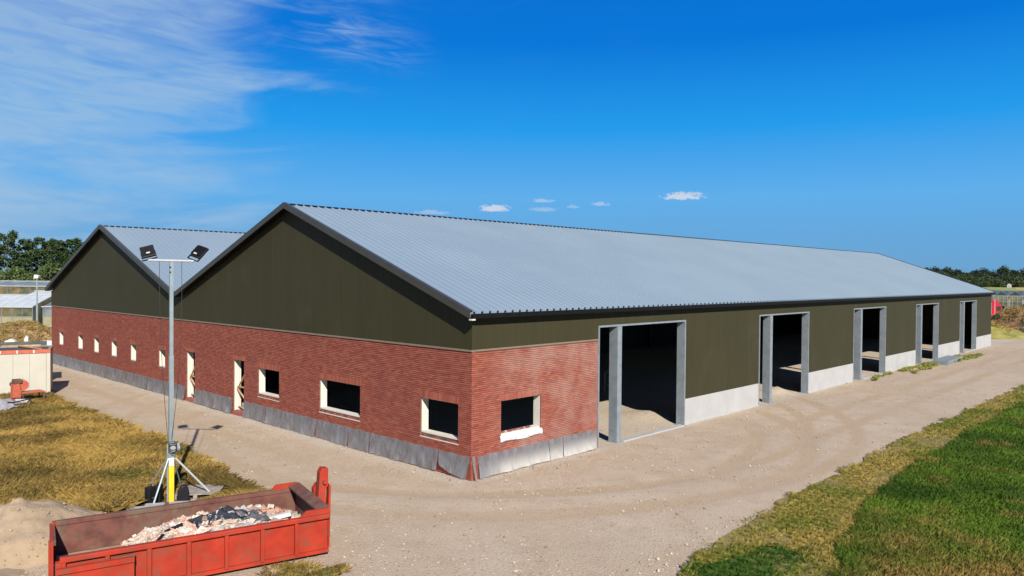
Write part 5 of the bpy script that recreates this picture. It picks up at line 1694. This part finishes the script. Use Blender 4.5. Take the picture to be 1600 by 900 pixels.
obj('body', MB().box((-8.0, -1.2, 1.1), (-3.1, 1.2, 3.6)), M_truckwhite, tk)
for x_ in (0.3, -4.8, -6.2):
    for y_ in (-1.05, 0.8):
        obj('wheel', MB().tube([(x_, y_, 0.5), (x_, y_ + 0.28, 0.5)], 0.5, n=16), M_rubber, tk)
obj('mirror', MB().box((0.85, -1.5, 2.2), (1.0, -1.2, 2.7)), M_dark, tk)

# earth bank with grass slope and fence behind the barn
mound('earth_bank', (97.0, 0.6, -0.15), 14.0, 7.5, 3.1, M_soil, 'bank of churned brown earth beyond the far barn end', 31, 0.35, 80, 1.5, rz=rad(20))
mound('grass_slope', (84.5, 3.6, -0.15), 8.0, 5.5, 1.6, plain('slope_grass', (0.20, 0.18, 0.04), 0.95, 0, 0.35, 0.8, 0.6, 4, dirt=(0.27, 0.19, 0.06), dscale=0.5), 'yellowish grass slope at the far corner of the barn', 37, 0.2, 50, 1.3, rz=rad(10))
BP = [(74, -8), (108, -8), (112, 12), (76, 12)]
o = blades('bank_weeds', BP, 14000, 0.32, 0.012, lambda x, y, r, th: lerp((0.17, 0.10, 0.035), (0.33, 0.22, 0.07), r.uniform(0, 1, len(x))), 0.0, lean=0.9, seed=26, tuft=1.2, near=90,
           keep=lambda x, y, r: (x > 82) & ((y > 1.0) | (x > 88)))
dg = bpy.context.evaluated_depsgraph_get()


def drape(o_, targets):
    """lift blades on to the mound surfaces"""
    co_ = np.empty(len(o_.data.vertices) * 3, np.float32)
    o_.data.vertices.foreach_get('co', co_)
    co_ = co_.reshape(-1, 4, 3)
    bpy.context.view_layer.update()
    inv = [(t_, t_.matrix_world.inverted()) for t_ in targets]
    for i in range(len(co_)):
        b_ = co_[i, 0]
        best = 0.0
        for t_, iv in inv:
            p = iv @ Vector((b_[0], b_[1], 20.0))
            ok, hit, _, _ = t_.ray_cast(p, Vector((0, 0, -1)))
            if ok:
                best = max(best, (t_.matrix_world @ hit).z)
        co_[i, :, 2] += best
    o_.data.vertices.foreach_set('co', co_.ravel())


drape(o, [bpy.data.objects['earth_bank'], bpy.data.objects['grass_slope']])
tag(o, 'dry weeds and hay on the bank beyond the barn', 'weeds', kind='stuff')
fc = thing('post_fence', 'wire fence with slim white posts on the bank at far right', 'fence', (0, 0, 0))
prev = None
for k, px_ in enumerate((1533, 1555, 1577, 1599, 1621)):
    p = Vector(bg(px_, 112 - 2 * k, 0))
    obj('post', MB().tube([(p.x, p.y, 0), (p.x, p.y, 3.5)], 0.055, n=6), M_truckwhite, fc)
    if prev is not None:
        for z_ in (2.6, 3.0, 3.4):
            obj('wire', MB().tube([(prev.x, prev.y, z_), (p.x, p.y, z_)], 0.012, n=4), M_galv, fc)
    prev = p

# grey sheets stacked at the fourth doorway, oddments inside the hall
st = thing('sheet_stack', 'low stack of grey sheets lying outside the fourth doorway', 'stack', (49.6, -1.0, 0.0), rad(2))
for k in range(4):
    obj('sheet', MB().box((-3.6 + 0.2 * k, -0.55, 0.02 + k * 0.07), (3.2 - 0.5 * k, 0.5, 0.08 + k * 0.07), jit=0.02), M_galv, st)
tr2 = thing('steel_trestle', 'thin white steel trestle standing in the dark first hall bay', 'trestle', (17.2, 7.6, 0), rad(20))
for x_ in (-0.5, 0.5):
    obj('upright', MB().tube([(x_, 0, 0), (x_, 0, 1.15)], 0.025, n=6), M_alu, tr2)
obj('top_bar', MB().tube([(-0.52, 0, 1.15), (0.52, 0, 1.15)], 0.025, n=6), M_alu, tr2)
obj('brace', MB().tube([(-0.5, 0, 0.4), (0.5, 0, 0.4)], 0.02, n=6), M_alu, tr2)
pk = thing('panel_pack', 'pack of pale panels on bearers inside the first doorway', 'pack', (13.2, 7.9, 0), rad(10))
for k in range(3):
    obj('panel', MB().box((-1.2, -0.5, 0.35 + 0.11 * k), (1.2, 0.5, 0.44 + 0.11 * k)), M_cont, pk)
for x_ in (-0.9, 0.9):
    obj('bearer', MB().box((x_ - 0.06, -0.5, 0.0), (x_ + 0.06, 0.5, 0.348)), M_timber, pk)
